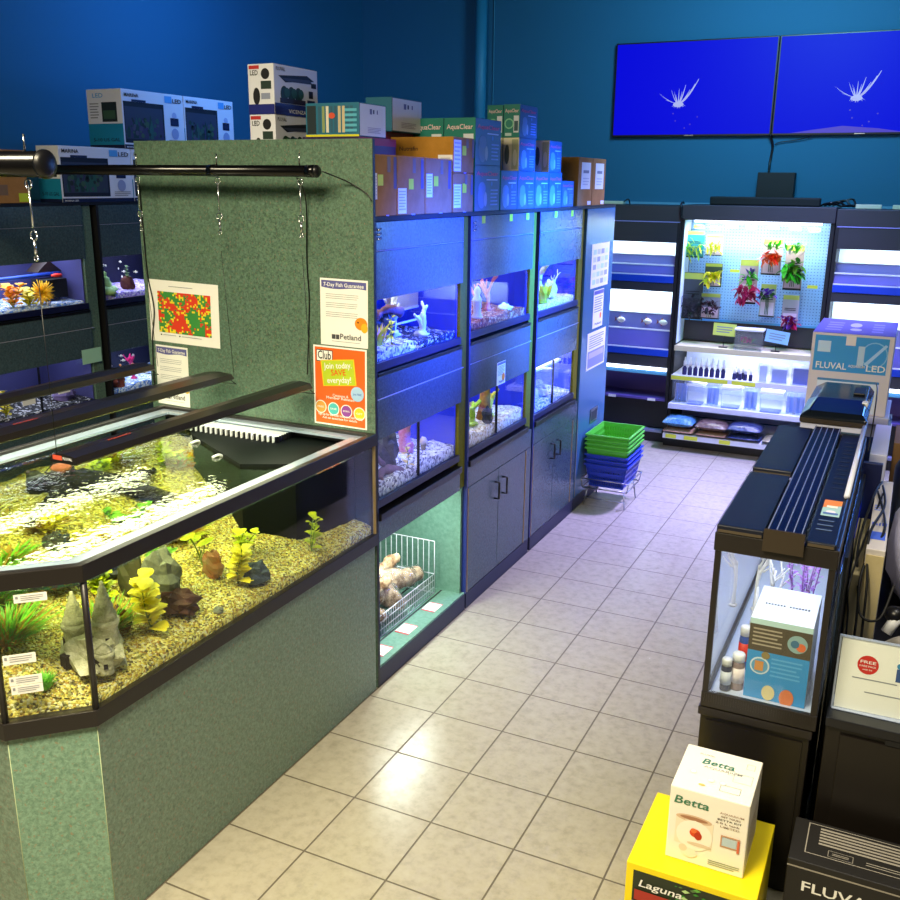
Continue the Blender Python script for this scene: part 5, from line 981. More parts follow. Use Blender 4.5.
pack(.15, 1.85, .315, 1.627, 'teal picture pack of tall bright green grass, top left of the pegboard', dict(at=[.2, .35, .5], L=.08, W=.01, m=[MG, GRN, YGR]), card='2a8a9a', window='1c8a90', seed=1)
pack(.33, 1.82, .47, 1.65, 'pack of yellow green grass beside the teal pack, top of second column', dict(at=[.3, .5], L=.06, W=.01, m=[YGR, YEL]), card='c8d8c0', seed=2)
pack(.34, 1.585, .485, 1.387, 'pack with broad lime leaves, middle of the second column', dict(at=[.3, .55], L=.06, W=.02, m=[YEL, YGR]), card='3a4a3c', seed=3)
pack(.325, 1.33, .49, 1.112, 'pack of dark red black foliage, bottom of the second column', dict(at=[.3, .5, .65], L=.05, W=.014, m=[MD, mat('maroon_leaf', '3a1820')]), card='8a8c98', seed=4)
pack(.165, 1.50, .335, 1.10, 'tall pack of dark bushy foliage at the left edge of the pegboard', dict(at=[.15, .3, .45], L=.05, W=.013, m=[MD, RKD]), card='3a4048', window='2a2a34', seed=5)
pack(.63, 1.63, .78, 1.26, 'pack of pink and green lily leaves in the middle of the pegboard', dict(at=[.22, .3], L=.09, W=.022, m=[MPK, MPK, MC]), seed=6)
lf = MB(); R3 = random.Random(5)
for k in range(22): a = R3.uniform(0, 6.28); leaf(lf, (.71+R3.uniform(-.03, .03), 4.985, 1.50+R3.uniform(-.03, .03)), (math.cos(a), -.3, math.sin(a)), .07, .018, MG if k % 6 else MV, .2, 3)
solo('green_plant_tuft', lf, 'green leafy tuft hanging above the pink pack in mid pegboard', 'plant')
pack(.80, 1.805, .955, 1.51, 'pack with orange flowers and green tips, upper right area of the pegboard', dict(at=[.45, .5], L=.06, W=.022, m=[MO, MO, mat('red_leaf', 'e83018')]), seed=7)
lf = MB()
for k in range(26): a = R3.uniform(.2, 2.9); leaf(lf, (.88+R3.uniform(-.05, .05), 4.985, 1.73+R3.uniform(-.02, .02)), (math.cos(a), -.3, math.sin(a)), .07, .012, MG, .1, 3)
solo('green_plant_tuft', lf, 'bright green grassy tuft above the orange-flowered pack', 'plant')
pack(.985, 1.765, 1.13, 1.395, 'tall pack with large broad green leaves, right side of the pegboard', dict(at=[.4, .5], L=.10, W=.025, m=[MG, GRN, DGR]), seed=8)
lf = MB()
for k in range(26): a = R3.uniform(.2, 2.9); leaf(lf, (1.05+R3.uniform(-.06, .06), 4.985, 1.71+R3.uniform(-.03, .03)), (math.cos(a), -.3, math.sin(a)), .08, .012, MG if k % 4 else WCOR, .1, 3)
solo('green_plant_tuft', lf, 'pale speckled green tuft above the broad-leaved pack', 'plant')
pack(.815, 1.435, .94, 1.16, 'slim pack with violet flowers on one green stem', dict(at=[.72], L=.05, W=.016, m=[MV, MV, DGR]), card='a8b0a0', seed=9)
pack(1.0, 1.355, 1.13, 1.08, 'pack with crimson flower cluster, lowest on the right of the pegboard', dict(at=[.2, .24], L=.06, W=.02, m=[MC, MC, MV]), card='b0a8a8', seed=10)
# things on the display shelves
def sign(x, z, col, label, tilt):
    t = thing('shelf_sign', (x, 4.95, .886), label, 'sign'); part('stand', MB().tube([(x, 4.95, .89), (x, 4.95, z+.01)], .003, BLK, 6).box(x-.035, x+.035, 4.93, 4.97, .886, .893, BLK), t)
    f = F((x-.095, 4.944, z), (math.cos(tilt), 0, math.sin(tilt)), (-math.sin(tilt), 0, math.cos(tilt)), .19, .105, .0006); b = MB().extr([f.p(0, 0, 0), f.p(1, 0, 0), f.p(1, 1, 0), f.p(0, 1, 0)], (0, .003, 0), C(col)); b.lines(f, .15, .2, .85, .8, 3, C('8090a0'), 1); part('card', b, t)
sign(.56, .99, 'd8e868', 'lime green card sign on a stand under the pegboard', -.03); sign(.99, .97, '90c8f0', 'light blue card sign on a stand under the pegboard', -.12)
kt = thing('clear_tank_kit', (.775, 4.95, .886), 'small clear tank kit with pink plant inside, between the two card signs', 'tank'); part('case', MB().box(.66, .885, 4.88, 5.02, .887, 1.05, PLAS), kt); part('lid', MB().box(.655, .89, 4.875, 5.025, 1.051, 1.065, WHT), kt)
lf = MB()
for k in range(30): a = R3.uniform(0, 6.28); leaf(lf, (.75+R3.uniform(-.04, .04), 4.95, .94), (math.cos(a)*.6, -.1, .7), .06, .014, R3.choice([MPK, MC, MG]), .1, 3)
part('plastic_plant', lf, kt)
for k in range(8):
    x = .265+.047*k; t = thing('dropper_bottle', (x, 4.87, .636), 'small dark bottle with white cap in a row on the first lit shelf', 'bottle', 'dark bottles with white caps in a row'); part('bottle', MB().lathe((x, 4.87, .636), [(.018, 0), (.019, .005), (.019, .06), (.010, .072), (.009, .08)], mat('indigo_bottle', '202050', .3), 12), t); part('cap', MB().lathe((x, 4.87, .7165), [(.013, 0), (.013, .035), (.007, .05), (.005, .075)], WHT, 10), t)
for k in range(6):
    x = .69+.045*(k % 4)+(.02 if k > 3 else 0); y = 4.86 if k < 4 else 4.92; t = thing('dropper_bottle', (x, y, .636), 'short dark bottle with white cap in the right cluster on the first lit shelf', 'bottle', 'short dark bottles in a cluster'); part('bottle', MB().lathe((x, y, .636), [(.016, 0), (.017, .004), (.017, .045), (.010, .055)], mat('indigo_bottle'), 12), t); part('cap', MB().lathe((x, y, .6915), [(.012, 0), (.013, .02), (.010, .045)], WHT, 10), t)
for k, (x0, x1, z1, lb, cc) in enumerate(((.88, .96, .80, 'clear pack of slim tubes at middle of the first lit shelf', 'c8d0ff'), (.98, 1.12, .78, 'clear box of small parts beside the slim tubes on the first lit shelf', '8a98d0'), (1.15, 1.30, .80, 'blue picture pack at the right end of the first lit shelf', '3050b0'))):
    t = thing('clear_pack', ((x0+x1)/2, 4.9, .636), lb, 'pack'); part('pouch', MB().box(x0, x1, 4.83, 4.95, .637, z1, PLAS), t); part('insert', MB().box(x0+.01, x1-.01, 4.88, 4.9, .64, z1-.03, C(cc)), t)
for k, (x0, x1, z1, lb, hz_) in enumerate(((.185, .30, .59, 'clear bundle of tall cups at the left end of the second lit shelf', 1), (.31, .45, .585, 'round clear tub beside the bundled cups on the second lit shelf', 0), (.46, .58, .58, 'clear bundle of cups left of the square containers, second lit shelf', 1), (.60, .76, .585, 'square clear container, first of two on the second lit shelf', 0), (.78, .90, .58, 'clear bundle of cups between the two square containers', 1), (.92, 1.10, .58, 'square clear container, second of two on the second lit shelf', 0), (1.12, 1.28, .57, 'clear blue-tinted bundle at the right end of the second lit shelf', 1))):
    t = thing('clear_container', ((x0+x1)/2, 4.87, .389), lb, 'container'); xm = (x0+x1)/2
    if hz_:
        for j in range(3): xx = x0+(x1-x0)*(j+.5)/3; part('cup', MB().lathe((xx, 4.86, .39), [(.013, 0), (.018, z1-.40), (.021, z1-.39)], PLAS, 14), t)
        part('label_card', MB().box(x0+.01, x1-.01, 4.90, 4.905, .39, z1-.04, C('7fa0f0')), t)
    else:
        part('body', MB().prism([(xm-(xm-x0)*.8, 4.80), (xm+(xm-x0)*.8, 4.80), (x1, 4.84), (x1, 4.94), (x0, 4.94), (x0, 4.84)], .405, z1-.03, PLAS), t); part('base', MB().box(x0+.01, x1-.01, 4.81, 4.93, .39, .404, C('8aa0e8')), t); part('lid', MB().box(x0-.003, x1+.003, 4.80, 4.945, z1-.029, z1-.015, WHT), t)
def bag(x0, x1, z0, h, m, label, seed, y=4.765):
    c = ((x0+x1)/2, y, z0+h/2); mb = MB(); w = (x1-x0)/2; n, k2 = 18, 10; V = []
    for i in range(k2+1):
        v = -1+2*i/k2
        for j in range(n+1):
            u = -1+2*j/n; e = max(0, (1-abs(u)**3))*max(0, (1-abs(v)**3)); V.append((c[0]+u*w*(1-.04*v*v), y+v*.13, c[2]+e**.5*h/2*(1+.12*noise.noise(Vector((u*4, v*4, seed))))))
    N = len(V); V += [(x, yy, max(z0+.0005, c[2]-(z-c[2])*.9)) for x, yy, z in V]; fs = []
    for i in range(k2):
        for j in range(n): a = i*(n+1)+j; fs += [(a, a+1, a+n+2, a+n+1), (N+a+1, N+a, N+a+n+1, N+a+n+2)]
    mb.add(V, fs, m, True); t = thing('gravel_bag', (c[0], y, z0), label, 'bag'); part('bag', mb, t)
def bagmat(n, a, b): m = mat(n, a, .25, col2=b, nscale=70, bump=.6, bscale=45); m.node_tree.nodes['Principled BSDF'].inputs['Coat Weight'].default_value = .8; return m
BB = [bagmat('bag_blue', '2a5c88', '5a98c0'), bagmat('bag_brown', '4e3a34', '74605a'), bagmat('bag_navy', '161e3c', '3c4a7c'), bagmat('bag_tan', '9a7458', 'b89070'), bagmat('bag_olive', '7a7458', '8c8668')]
bag(.16, .43, .152, .045, BB[3], 'tan gravel bag under the light blue one on the bottom shelf', 1); bag(.44, .70, .152, .045, BB[3], 'tan gravel bag under the brown one on the bottom shelf', 2); bag(.71, .98, .152, .055, BB[2], 'navy gravel bag, lower of two on the bottom shelf', 3); bag(.99, 1.26, .152, .06, BB[4], 'olive gravel bag at the right end of the bottom shelf', 4)
bag(.15, .42, .199, .095, BB[0], 'light blue gravel bag on top of a tan one, left of the bottom shelf', 5); bag(.43, .70, .199, .085, BB[1], 'brown gravel bag between the blue and navy ones on the bottom shelf', 6); bag(.70, .98, .209, .085, BB[2], 'navy gravel bag, upper of two on the bottom shelf', 7)

# ------------------------------------------------------------------ televisions and equipment over the displays
def tv(x0, x1, label, glow):
    t = thing('television', ((x0+x1)/2, 5.36, 2.634), label, 'television', 'pair of televisions on the back wall'); part('housing', MB().box(x0, x1, 5.375, 5.405, 2.634, 3.413, BLK), t, .003); part('wall_mount', MB().box(x0+.5, x0+.9, 5.406, 5.419, 2.9, 3.2, BLKM), t)
    scr = mat('screen_blue', '000024', .5, emit=.85, ecol='0202e8', spec=.15, col2=None); sw = mat('screen_white', '404060', .4, emit=.8, ecol='b8c0f8'); sv = mat('screen_violet', '202040', .4, emit=.6, ecol='5a38e8')
    f = F((x0+.012, 5.3745, 2.65), (1, 0, 0), (0, 0, 1), x1-x0-.024, .752, .0006); s = MB().rect(f, 0, 0, 1, 1, scr)
    c = (.42, .38) if not glow else (.46, .40)
    for (ax, az, ww) in ((-.13, .12, .010), (-.10, .07, .009), (-.05, .15, .006), (.0, .16, .006), (.04, .20, .007), (.12, .26, .010), (.10, .21, .009), (-.115, .10, .006), (-.03, .13, .005), (.02, .13, .005), (.07, .15, .006), (-.08, .04, .008), (.05, .08, .008), (-.02, .10, .006)):
        P = []; n = 8
        for i in range(n+1): tt = i/n; P.append((c[0]+ax*(tt**.8), c[1]-.04+(az)*(tt**1.3)))
        for i in range(n):
            (a, b), (a2, b2) = P[i], P[i+1]; w0, w1 = ww*(1-i/n*.85)*.8, ww*(1-(i+1)/n*.85)*.8; s.poly(f, [(a-w0, b), (a+w0, b-.004), (a2+w1, b2-.004), (a2-w1, b2)], sw, 2)
    s.disc(f, c[0], c[1]-.05, .045, sw, 2.4, .022)
    for k in range(12): a = random.Random(k).uniform(-1, 1); s.poly(f, [(c[0]+a*.03-.004, c[1]-.05), (c[0]+a*.03+.004, c[1]-.05), (c[0]+a*.055, c[1]-.05-.05*(1-abs(a)*.6))], sw, 3)
    for k in range(5): s.disc(f, c[0]+.05+.08*math.sin(k*2.7), .07+.04*k, .006, sv, 2)
    if glow: s.poly(f, [(.1, .0), (.75, .0), (.6, .04), (.4, .07), (.22, .03)], sv, 1.5)
    part('screen', s, t); part('logo', MB().box((x0+x1)/2-.04, (x0+x1)/2+.04, 5.373, 5.3745, 2.638, 2.645, STEEL), t)
tv(-.652, .722, 'wall television with blue screen and white anemone, left of the pair', False); tv(.727, 2.10, 'wall television with violet glow along its blue screen, cut by the right image edge', True)
solo('media_box', MB().box(.66, .96, 5.30, 5.40, 2.073, 2.335, BLKM), 'matt black box standing behind the sound bar below the televisions', 'speaker', bevel=.004)
solo('sound_bar', MB().box(.32, 1.20, 5.08, 5.18, 2.066, 2.135, mat('speaker_black', '0a0a0c', .7)), 'long black sound bar lying on the display unit below the televisions', 'speaker', bevel=.01)
solo('television_cable', MB().tube(spline([(.72, 5.36, 2.64), (.745, 5.40, 2.55), (.735, 5.40, 2.42), (.74, 5.36, 2.34)]), .010, BLK, 8), 'black cable hanging from between the televisions to the black box', 'cable')
solo('television_cable', MB().tube(spline([(1.05, 5.38, 2.63), (.95, 5.40, 2.60), (.80, 5.40, 2.58), (.76, 5.40, 2.56)]), .004, BLK, 6), 'thin black cable sloping from the right television to the main cable', 'cable')
cb = MB(); 
for k in range(4): cb.tube(spline([(1.2+.03*k, 5.15, 2.075), (1.28+.05*k, 5.08+.03*k, 2.10+.01*k), (1.36+.04*k, 5.12, 2.075), (1.45+.05*k, 5.06+.02*k, 2.085)]), .008, BLK, 6)
solo('cable_tangle', cb, 'tangle of black cables at the right end of the sound bar', 'cable')
for k, x in enumerate((1.47, 1.74)): solo('connector_block', MB().box(x, x+.19, 5.06, 5.10, 2.058, 2.092, mat('cream_plastic', 'd8d4b8', .5)), ['cream connector strip on the right rack, nearer the cable tangle', 'cream connector strip at the right image edge on the rack'][k], 'connector', bevel=.004)
solo('power_strip', MB().box(-.62, -.42, 5.05, 5.12, 2.057, 2.083, mat('cream_plastic')), 'cream power strip on the lit rack left of the sound bar', 'power strip', bevel=.004)
solo('rack_cable', MB().tube(spline([(-.42, 5.08, 2.08), (-.36, 5.0, 2.10), (-.33, 4.95, 2.062)]), .006, BLK, 6), 'short black cable at the end of the cream power strip', 'cable')
solo('rack_cable', MB().tube(spline([(.10, 5.1, 2.075), (.12, 4.95, 2.085), (.125, 4.885, 2.06), (.13, 4.882, 1.97), (.16, 4.88, 1.955)]), .008, BLK, 6), 'black cable looping over the corner between lit rack and pegboard unit', 'cable')
struct('trim_1', MB().box(-1.2, XR, YB-.02, YB, 2.055, 2.075, C('5a98b8')))

# ------------------------------------------------------------------ shopping baskets
bs = thing('basket_stand', (.17, 3.06, 0), 'low chrome wire stand carrying the stack of shopping baskets', 'stand')
for (x, y) in ((.02, 2.92), (.32, 2.92), (.02, 3.22), (.32, 3.22)): part('leg', MB().tube([(x, y, .002), (x+(.17-x)*.12, y+(3.07-y)*.12, .13)], .005, CHROME, 8), bs)
part('frame', MB().tube([(.01, 2.90, .135), (.335, 2.90, .135), (.335, 3.24, .135), (.01, 3.24, .135), (.01, 2.90, .135)], .005, CHROME, 8).tube([(.0, 2.9, .20), (.345, 2.9, .20), (.345, 3.25, .20), (.0, 3.25, .20), (.0, 2.9, .20)], .004, CHROME, 8).tube([(.01, 2.90, .135), (.0, 2.9, .20)], .004, CHROME).tube([(.335, 2.90, .135), (.345, 2.9, .20)], .004, CHROME).tube([(.335, 3.24, .135), (.345, 3.25, .20)], .004, CHROME).tube([(.02, 2.9, .06), (.32, 2.9, .06)], .003, CHROME), bs)
def basket(z, m, label, h=.20, mi=None):
    t = thing('shopping_basket', (.17, 3.07, z), label, 'basket', 'stack of shopping baskets'); x0, x1, y0, y1 = .025, .325, 2.90, 3.30; tp = .028
    def P(u, v, w):  # u,v in 0..1, w height 0..1
        k = tp*(1-w); return (x0+k+(x1-x0-2*k)*u, y0+k+(y1-y0-2*k)*v, z+h*w)
    mb = MB(); th = .004
    for side in range(4):
        def Q(a, w, o=0):
            p = (P(a, 0, w), P(1, a, w), P(1-a, 1, w), P(0, 1-a, w))[side]; nx, ny = ((0, 1), (-1, 0), (0, -1), (1, 0))[side]; return (p[0]+nx*o, p[1]+ny*o, p[2])
        def slab(a0, a1, w0, w1, o=0): mb.add([Q(a0, w0, o), Q(a1, w0, o), Q(a1, w1, o), Q(a0, w1, o), Q(a0, w0, o+th), Q(a1, w0, o+th), Q(a1, w1, o+th), Q(a0, w1, o+th)], [(0, 1, 2, 3), (5, 4, 7, 6), (3, 2, 6, 7), (1, 0, 4, 5), (1, 5, 6, 2), (0, 3, 7, 4)], m)
        for w0, w1 in ((.0, .08), (.27, .36), (.56, .64), (.80, 1.0)): slab(.0, 1, w0, w1)
        n = 15
        for k in range(n+1): a = k/n; slab(max(0, a-.014), min(1, a+.014), .06, .82, .0005)
    part('body', mb, t)
    b = MB(); q = [P(0, 0, 0), P(1, 0, 0), P(1, 1, 0), P(0, 1, 0)]; b.add([*q, *[(x, y, zz+.004) for x, y, zz in q]], [(3, 2, 1, 0), (4, 5, 6, 7)], m); part('floor', b, t)
    r = MB(); e = .010; zr = z+h; r.box(x0-e, x1+e, y0-e, y0+.004, zr-.012, zr, m).box(x0-e, x1+e, y1-.004, y1+e, zr-.012, zr, m).box(x0-e, x0+.004, y0+.004, y1-.004, zr-.012, zr, m).box(x1-.004, x1+e, y0+.004, y1-.004, zr-.012, zr, m); part('rim', r, t, .002)
    return t
GB = mat('green_basket', '55c23a', .35); BLB = mat('blue_basket', '1838b8', .35)
for k in range(3): basket(.145+.036*k, BLB, ['blue shopping basket at the very bottom of the stack', 'blue shopping basket, second from the bottom of the stack', 'blue shopping basket directly under the green ones'][k], h=.17)
for k in range(4): basket(.275+.032*k, GB, ['green shopping basket resting on the blue ones', 'green shopping basket, second of the green ones from below', 'green shopping basket, third of the green ones from below', 'green shopping basket on top of the stack, open to view'][k], h=.16)

# ------------------------------------------------------------------ right hand side: aquarium on its stand
AX0, AX1, AY0, AY1, AZ0, AZ1 = 1.522, 1.862, -.545, .90, .613, 1.208
sd = thing('aquarium_stand', (1.69, .18, 0), 'black cabinet stand under the right-hand aquarium, behind the yellow box', 'stand')
part('cabinet', MB().box(AX0-.005, AX1-.01, AY0+.01, AY1, .001, .578, mat('black_stand', '16120f', .35)), sd, .003); part('front_panel', MB().box(AX0+.015, AX1-.03, AY0+.004, AY0+.0095, .03, .56, mat('black_stand')), sd); part('top_lip', MB().box(AX0-.012, AX1-.004, AY0-.004, AY1+.005, .579, .608, DKB), sd, .003)
ra = thing('aquarium', (1.69, .18, AZ0), 'clear long aquarium with black lids on the right, holding boxes and bottles', 'aquarium')
part('bottom_rim', MB().box(AX0-.006, AX1+.004, AY0-.006, AY0+.012, AZ0, AZ0+.052, DKB).box(AX0-.006, AX0+.012, AY0+.012, AY1, AZ0, AZ0+.052, DKB).box(AX1-.014, AX1+.004, AY0+.012, AY1, AZ0, AZ0+.052, DKB).box(AX0+.012, AX1-.014, AY1-.018, AY1, AZ0, AZ0+.052, DKB), ra, .002)
gv = MB()
for k in range(44): x = AX0+(AX1-AX0-.01)*k/43; gv.box(x, x+.004, AY0-.008, AY0-.006, AZ0+.018, AZ0+.046, DKB)
part('rim_grooves', gv, ra)
part('bottom_pane', MB().box(AX0+.012, AX1-.014, AY0+.012, AY1-.018, AZ0+.02, AZ0+.028, mat('pale_glass_floor', 'b8c4e0', .2)), ra)
for (a, b, c, d) in ((AX0+.014, AX1-.016, AY0+.001, AY0+.006), (AX0+.001, AX0+.006, AY0+.012, AY1-.02), (AX1-.012, AX1-.007, AY0+.012, AY1-.02), (AX0+.014, AX1-.016, AY1-.01, AY1-.005)): part('glass_pane', MB().box(a, b, c, d, AZ0+.053, AZ1-.062, GL), ra)
for x in (AX0+.005, AX1-.008):
    for y in (AY0+.005, AY1-.008): part('corner_post', MB().box(x-.009, x+.009, y-.009, y+.009, AZ0+.053, AZ1-.06, DKB), ra)
part('top_rim', MB().box(AX0-.008, AX1+.006, AY0-.01, AY0+.022, AZ1-.06, AZ1, DKB).box(AX0-.008, AX0+.02, AY0+.022, AY1, AZ1-.06, AZ1, DKB).box(AX1-.02, AX1+.006, AY0+.022, AY1, AZ1-.06, AZ1, DKB).box(AX0+.02, AX1-.02, AY1-.02, AY1, AZ1-.06, AZ1, DKB), ra, .003)
LIDM = mat('navy_black_lid', '0a1226', .4, bump=.1, bscale=200); LE = mat('lid_edge', '4c4234', .5)
part('lid', MB().box(AX0-.004, 1.655, AY0-.012, .068, AZ1+.002, AZ1+.026, LIDM), ra, .004); part('lid', MB().box(AX0-.004, 1.655, .125, .84, AZ1+.002, AZ1+.026, LIDM), ra, .004); part('lid', MB().box(1.775, AX1-.004, AY0-.012, .84, AZ1+.002, AZ1+.018, LIDM), ra, .004)
for (a, b) in ((AX0, 1.65), (1.78, AX1-.01)): part('lid_edge', MB().box(a, b, AY0-.0135, AY0-.0125, AZ1+.003, AZ1+.012, LE), ra)
part('lid_edge', MB().box(AX0, 1.65, .1235, .1245, AZ1+.003, AZ1+.014, LE), ra)
lh = thing('light_hood', (1.715, .15, AZ1+.001), 'glossy navy light hood with thin blue lines lying along the right aquarium', 'light'); HX0, HX1 = 1.66, 1.77
HB = mat('hood_gloss', '030408', .25, spec=.2); part('body', MB().extr([(HX0, AY0-.02, AZ1+.002), (HX1, AY0-.02, AZ1+.002), (HX1-.004, AY0-.02, AZ1+.036), (HX0+.004, AY0-.02, AZ1+.036)][::-1], (0, .86+.55, 0), HB), lh)
ribs = MB()
for k in range(5): x = HX0+.008+(HX1-HX0-.016)*k/4; ribs.box(x-.001, x+.001, AY0-.018, .84, AZ1+.0362, AZ1+.042, mat('blue_grey_rib', '8c96c0', .4))
part('ribs', ribs, lh); part('front_cap', MB().box(HX0-.004, HX1+.002, AY0-.026, AY0-.0205, AZ1-.03, AZ1+.040, mat('bronze_plastic', '342b20', .45)), lh)
lamp('aquarium_lamp', (1.69, .15, AZ1-.07), .2, 4.2, (.80, .86, 1.0), None, 170, 1.2)
solo('led_tube', MB().tube([(1.853, -.10, AZ1+.030), (1.853, 1.02, AZ1+.038)], .0095, mat('white_tube_cover', 'd8dcf0', .3), 10), 'white tube lying along the right rim of the right-hand aquarium', 'light')
stk = MB(); f = F((1.79, -.30, AZ1+.0185), (1, 0, 0), (0, 1, 0), .055, .17, .0006); stk.rect(f, 0, 0, 1, .99, C('a8d0d8')); stk.poly(f, [(0, .5), (1, .7), (1, 1), (0, 1)], C('e88848'), 2); stk.rect(f, .2, .5, .8, .64, WPAPER, 3); stk.disc(f, .5, .25, .015, C('e8e8f8'), 3); stk.rect(f, .1, .1, .9, .2, C('5878c0'), 3)
solo('sticker_card', stk, 'orange and pale blue sticker card on the right lid of the aquarium', 'sticker')
vt = MB()
for k in range(12): vt.box(1.795, 1.835, .02+.06*k, .024+.06*k, AZ1+.0185, AZ1+.020, C('1e2c4a'))
for k in range(3): vt.box(1.79, 1.835, -.44+.045*k, -.436+.045*k, AZ1+.0185, AZ1+.020, C('6078a8'))
solo('vent_slots', vt, 'row of thin vent slots on the right lid of the aquarium', 'vent')
# in the right aquarium
fb = AZ0+.029
bx = thing('ornament_box', (1.74, -.30, fb), 'blue and brown product box standing inside the right aquarium', 'box'); bx0, bx1, by0, by1, bz1 = 1.635, 1.822, -.475, -.20, fb+.275
part('carton', MB().box(bx0, bx1, by0, by1, fb, bz1, mat('pale_blue_carton', 'dce4f8', .35)), bx, .002)
p = MB(); f = F((bx0, by0, fb), (1, 0, 0), (0, 0, 1), bx1-bx0, bz1-fb); p.rect(f, 0, 0, 1, .60, C('2c8ccc')); p.rect(f, 0, .60, 1, .93, C('4a4030')); p.rect(f, 0, .93, 1, 1, C('b8d8d8')); p.lines(f, .06, .66, .55, .90, 5, C('a89c88'), 2, seed=3)
p.disc(f, .78, .77, .030, C('88a8a8'), 2); p.disc(f, .84, .74, .014, C('d86838'), 3); p.disc(f, .74, .77, .013, C('3a6a8a'), 3); p.disc(f, .22, .42, .030, C('c8d8e0'), 2); p.disc(f, .22, .42, .025, C('5898c0'), 3); p.rect(f, .14, .36, .28, .48, C('c88848'), 4); p.disc(f, .30, .56, .013, C('8a7848'), 3)
p.lines(f, .40, .30, .90, .56, 5, C('58a8dc'), 2); p.disc(f, .40, .10, .020, C('d8c890'), 3, .026); p.disc(f, .70, .08, .022, C('d87848'), 3, .03); part('print', p, bx)
p = MB(); f = F((bx0, by0, bz1), (1, 0, 0), (0, 1, 0), bx1-bx0, by1-by0)
for k in range(15):
    if k != 7: p.rect(f, .14+.05*k, .44, .17+.05*k, .49, INK)
part('print', p, bx)
def bottle(x, y, r, h, mb_, mc, label, band=None, z=fb):
    t = thing('bottle', (x, y, z), label, 'bottle'); part('body', MB().lathe((x, y, z), [(r*.96, 0), (r, .004), (r, h*.66), (r*.9, h*.74), (r*.8, h*.76)], mb_, 18), t); part('cap', MB().lathe((x, y, z+h*.765), [(r*.95, 0), (r*.95, h*.17), (r*.85, h*.2)], mc, 18), t)
    if band: part('label_band', MB().lathe((x, y, z+h*.2), [(r+.0008, 0), (r+.001, h*.4)], band, 18), t)
bottle(1.575, -.465, .017, .115, mat('navy_bottle', '38405c', .4), WHT, 'slim bottle with white cap at the front corner of the right aquarium', mat('bottle_label', 'dce4f0'))
bottle(1.607, -.44, .021, .13, mat('grey_bottle', '8a7878', .4), WHT, 'wider bottle with white cap beside the slim one in the right aquarium', mat('bottle_label2', 'e8dcdc'))
bottle(1.603, -.29, .019, .16, mat('blue_red_bottle', '3050a0', .4), WHT, 'bottle with bright red band and white cap behind the white-capped pair', mat('red_band', 'd82818'))
leafy((1.75, -.09, fb), .42, PURP, mat('pink_stem', 'c08ad0'), 'bushy violet plastic plant behind the box in the right aquarium', n=26, L=.036, W=.007, seed=61, stems=9, spread=.035)
for k, (x, y, h) in enumerate(((1.63, -.12, .40), (1.57, .2, .34))): coral((x, y, fb), h, WCOR, ['white flowering stem plant left of the violet one in the right aquarium', 'white flowering stem at the left glass further back in the right aquarium'][k], name='white_flower_stem', r=.006, seed=71+k, n=3, cat='plant')
solo('white_cone', MB().lathe((1.60, -.05, fb), [(.022, 0), (.012, .10), (.004, .2)], WHT, 14), 'white cone shaped piece beside the stems in the right aquarium', 'ornament')
solo('dark_tank_panel', MB().box(1.8795, 1.8885, -.38, .60, .001, 1.13, BLKM), 'black panel standing in for a dark glass tank between the two glass sheets', 'board')  # plain black panel stands in for the dark glass tank there
solo('glass_sheet', MB().box(1.872, 1.877, -.50, .55, .001, 1.12, GLG), 'upright glass sheet in the gap right of the aquarium, nearest the aquarium', 'glass', bevel=.001); solo('glass_sheet', MB().box(1.8895, 1.8935, -.10, .6, .675, 1.10, GLG), 'second upright glass sheet beside the hanging cables', 'glass')

# second tank with black hood behind it
t2 = thing('aquarium', (1.72, 1.30, 0), 'second aquarium with domed black hood behind the navy light hood', 'aquarium')
part('cabinet', MB().box(1.56, 1.86, .935, 1.68, .001, .70, BLKM), t2); part('glass_body', MB().box(1.60, 1.85, .95, 1.64, .702, 1.21, GLG), t2); part('rim', MB().box(1.595, 1.855, .925, 1.65, 1.211, 1.236, mat('white_trim', 'd0d4ee', .3)), t2, .003)
hd = MB(); a0, a1, b0, b1 = 1.59, 1.858, .92, 1.62; z0 = 1.237
V = [(a0, b0, z0), (a1, b0, z0), (a1, b1, z0), (a0, b1, z0), (a0, b0, z0+.03), (a1, b0, z0+.03), (a1, b1, z0+.03), (a0, b1, z0+.03), (a0+.035, b0+.03, z0+.052), (a1-.02, b0+.03, z0+.052), (a1-.02, b1-.1, z0+.075), (a0+.05, b1-.1, z0+.075), (a0+.05, b0+.22, z0+.075), (a1-.02, b0+.22, z0+.075)]
hd.add(V, [(3, 2, 1, 0), (0, 1, 5, 4), (1, 2, 6, 5), (2, 3, 7, 6), (3, 0, 4, 7), (4, 5, 9, 8), (8, 9, 13, 12), (12, 13, 10, 11), (5, 6, 10, 13, 9), (6, 7, 11, 10), (7, 4, 8, 12, 11)], mat('hood_black', '10161e', .18)); part('hood', hd, t2, .006)
part('hood_strip', MB().box(a0+.002, a1-.002, b0-.002, b0-.0005, z0+.002, z0+.022, mat('bronze_plastic')), t2); part('hood_window', MB().add([(a0+.002, b0+.03, z0+.034), (a0+.033, b0+.035, z0+.055), (a0+.048, b0+.22, z0+.078), (a0+.0, b0+.34, z0+.036)], [(0, 1, 2, 3)], mat('pale_blue_window', '88b8e0', .2)), t2)
part('feeding_door', MB().box(1.78, 1.83, 1.25, 1.40, z0+.0755, z0+.085, BLK), t2, .003); part('clip', MB().box(1.825, 1.85, 1.10, 1.15, z0+.058, z0+.075, WHT), t2, .003)
solo('navy_cabinet', MB().box(1.565, 1.95, 1.70, 2.30, .001, 1.02, mat('navy_laminate', '141c48', .35)), 'navy cabinet below and behind the domed hood', 'cabinet', bevel=.003)
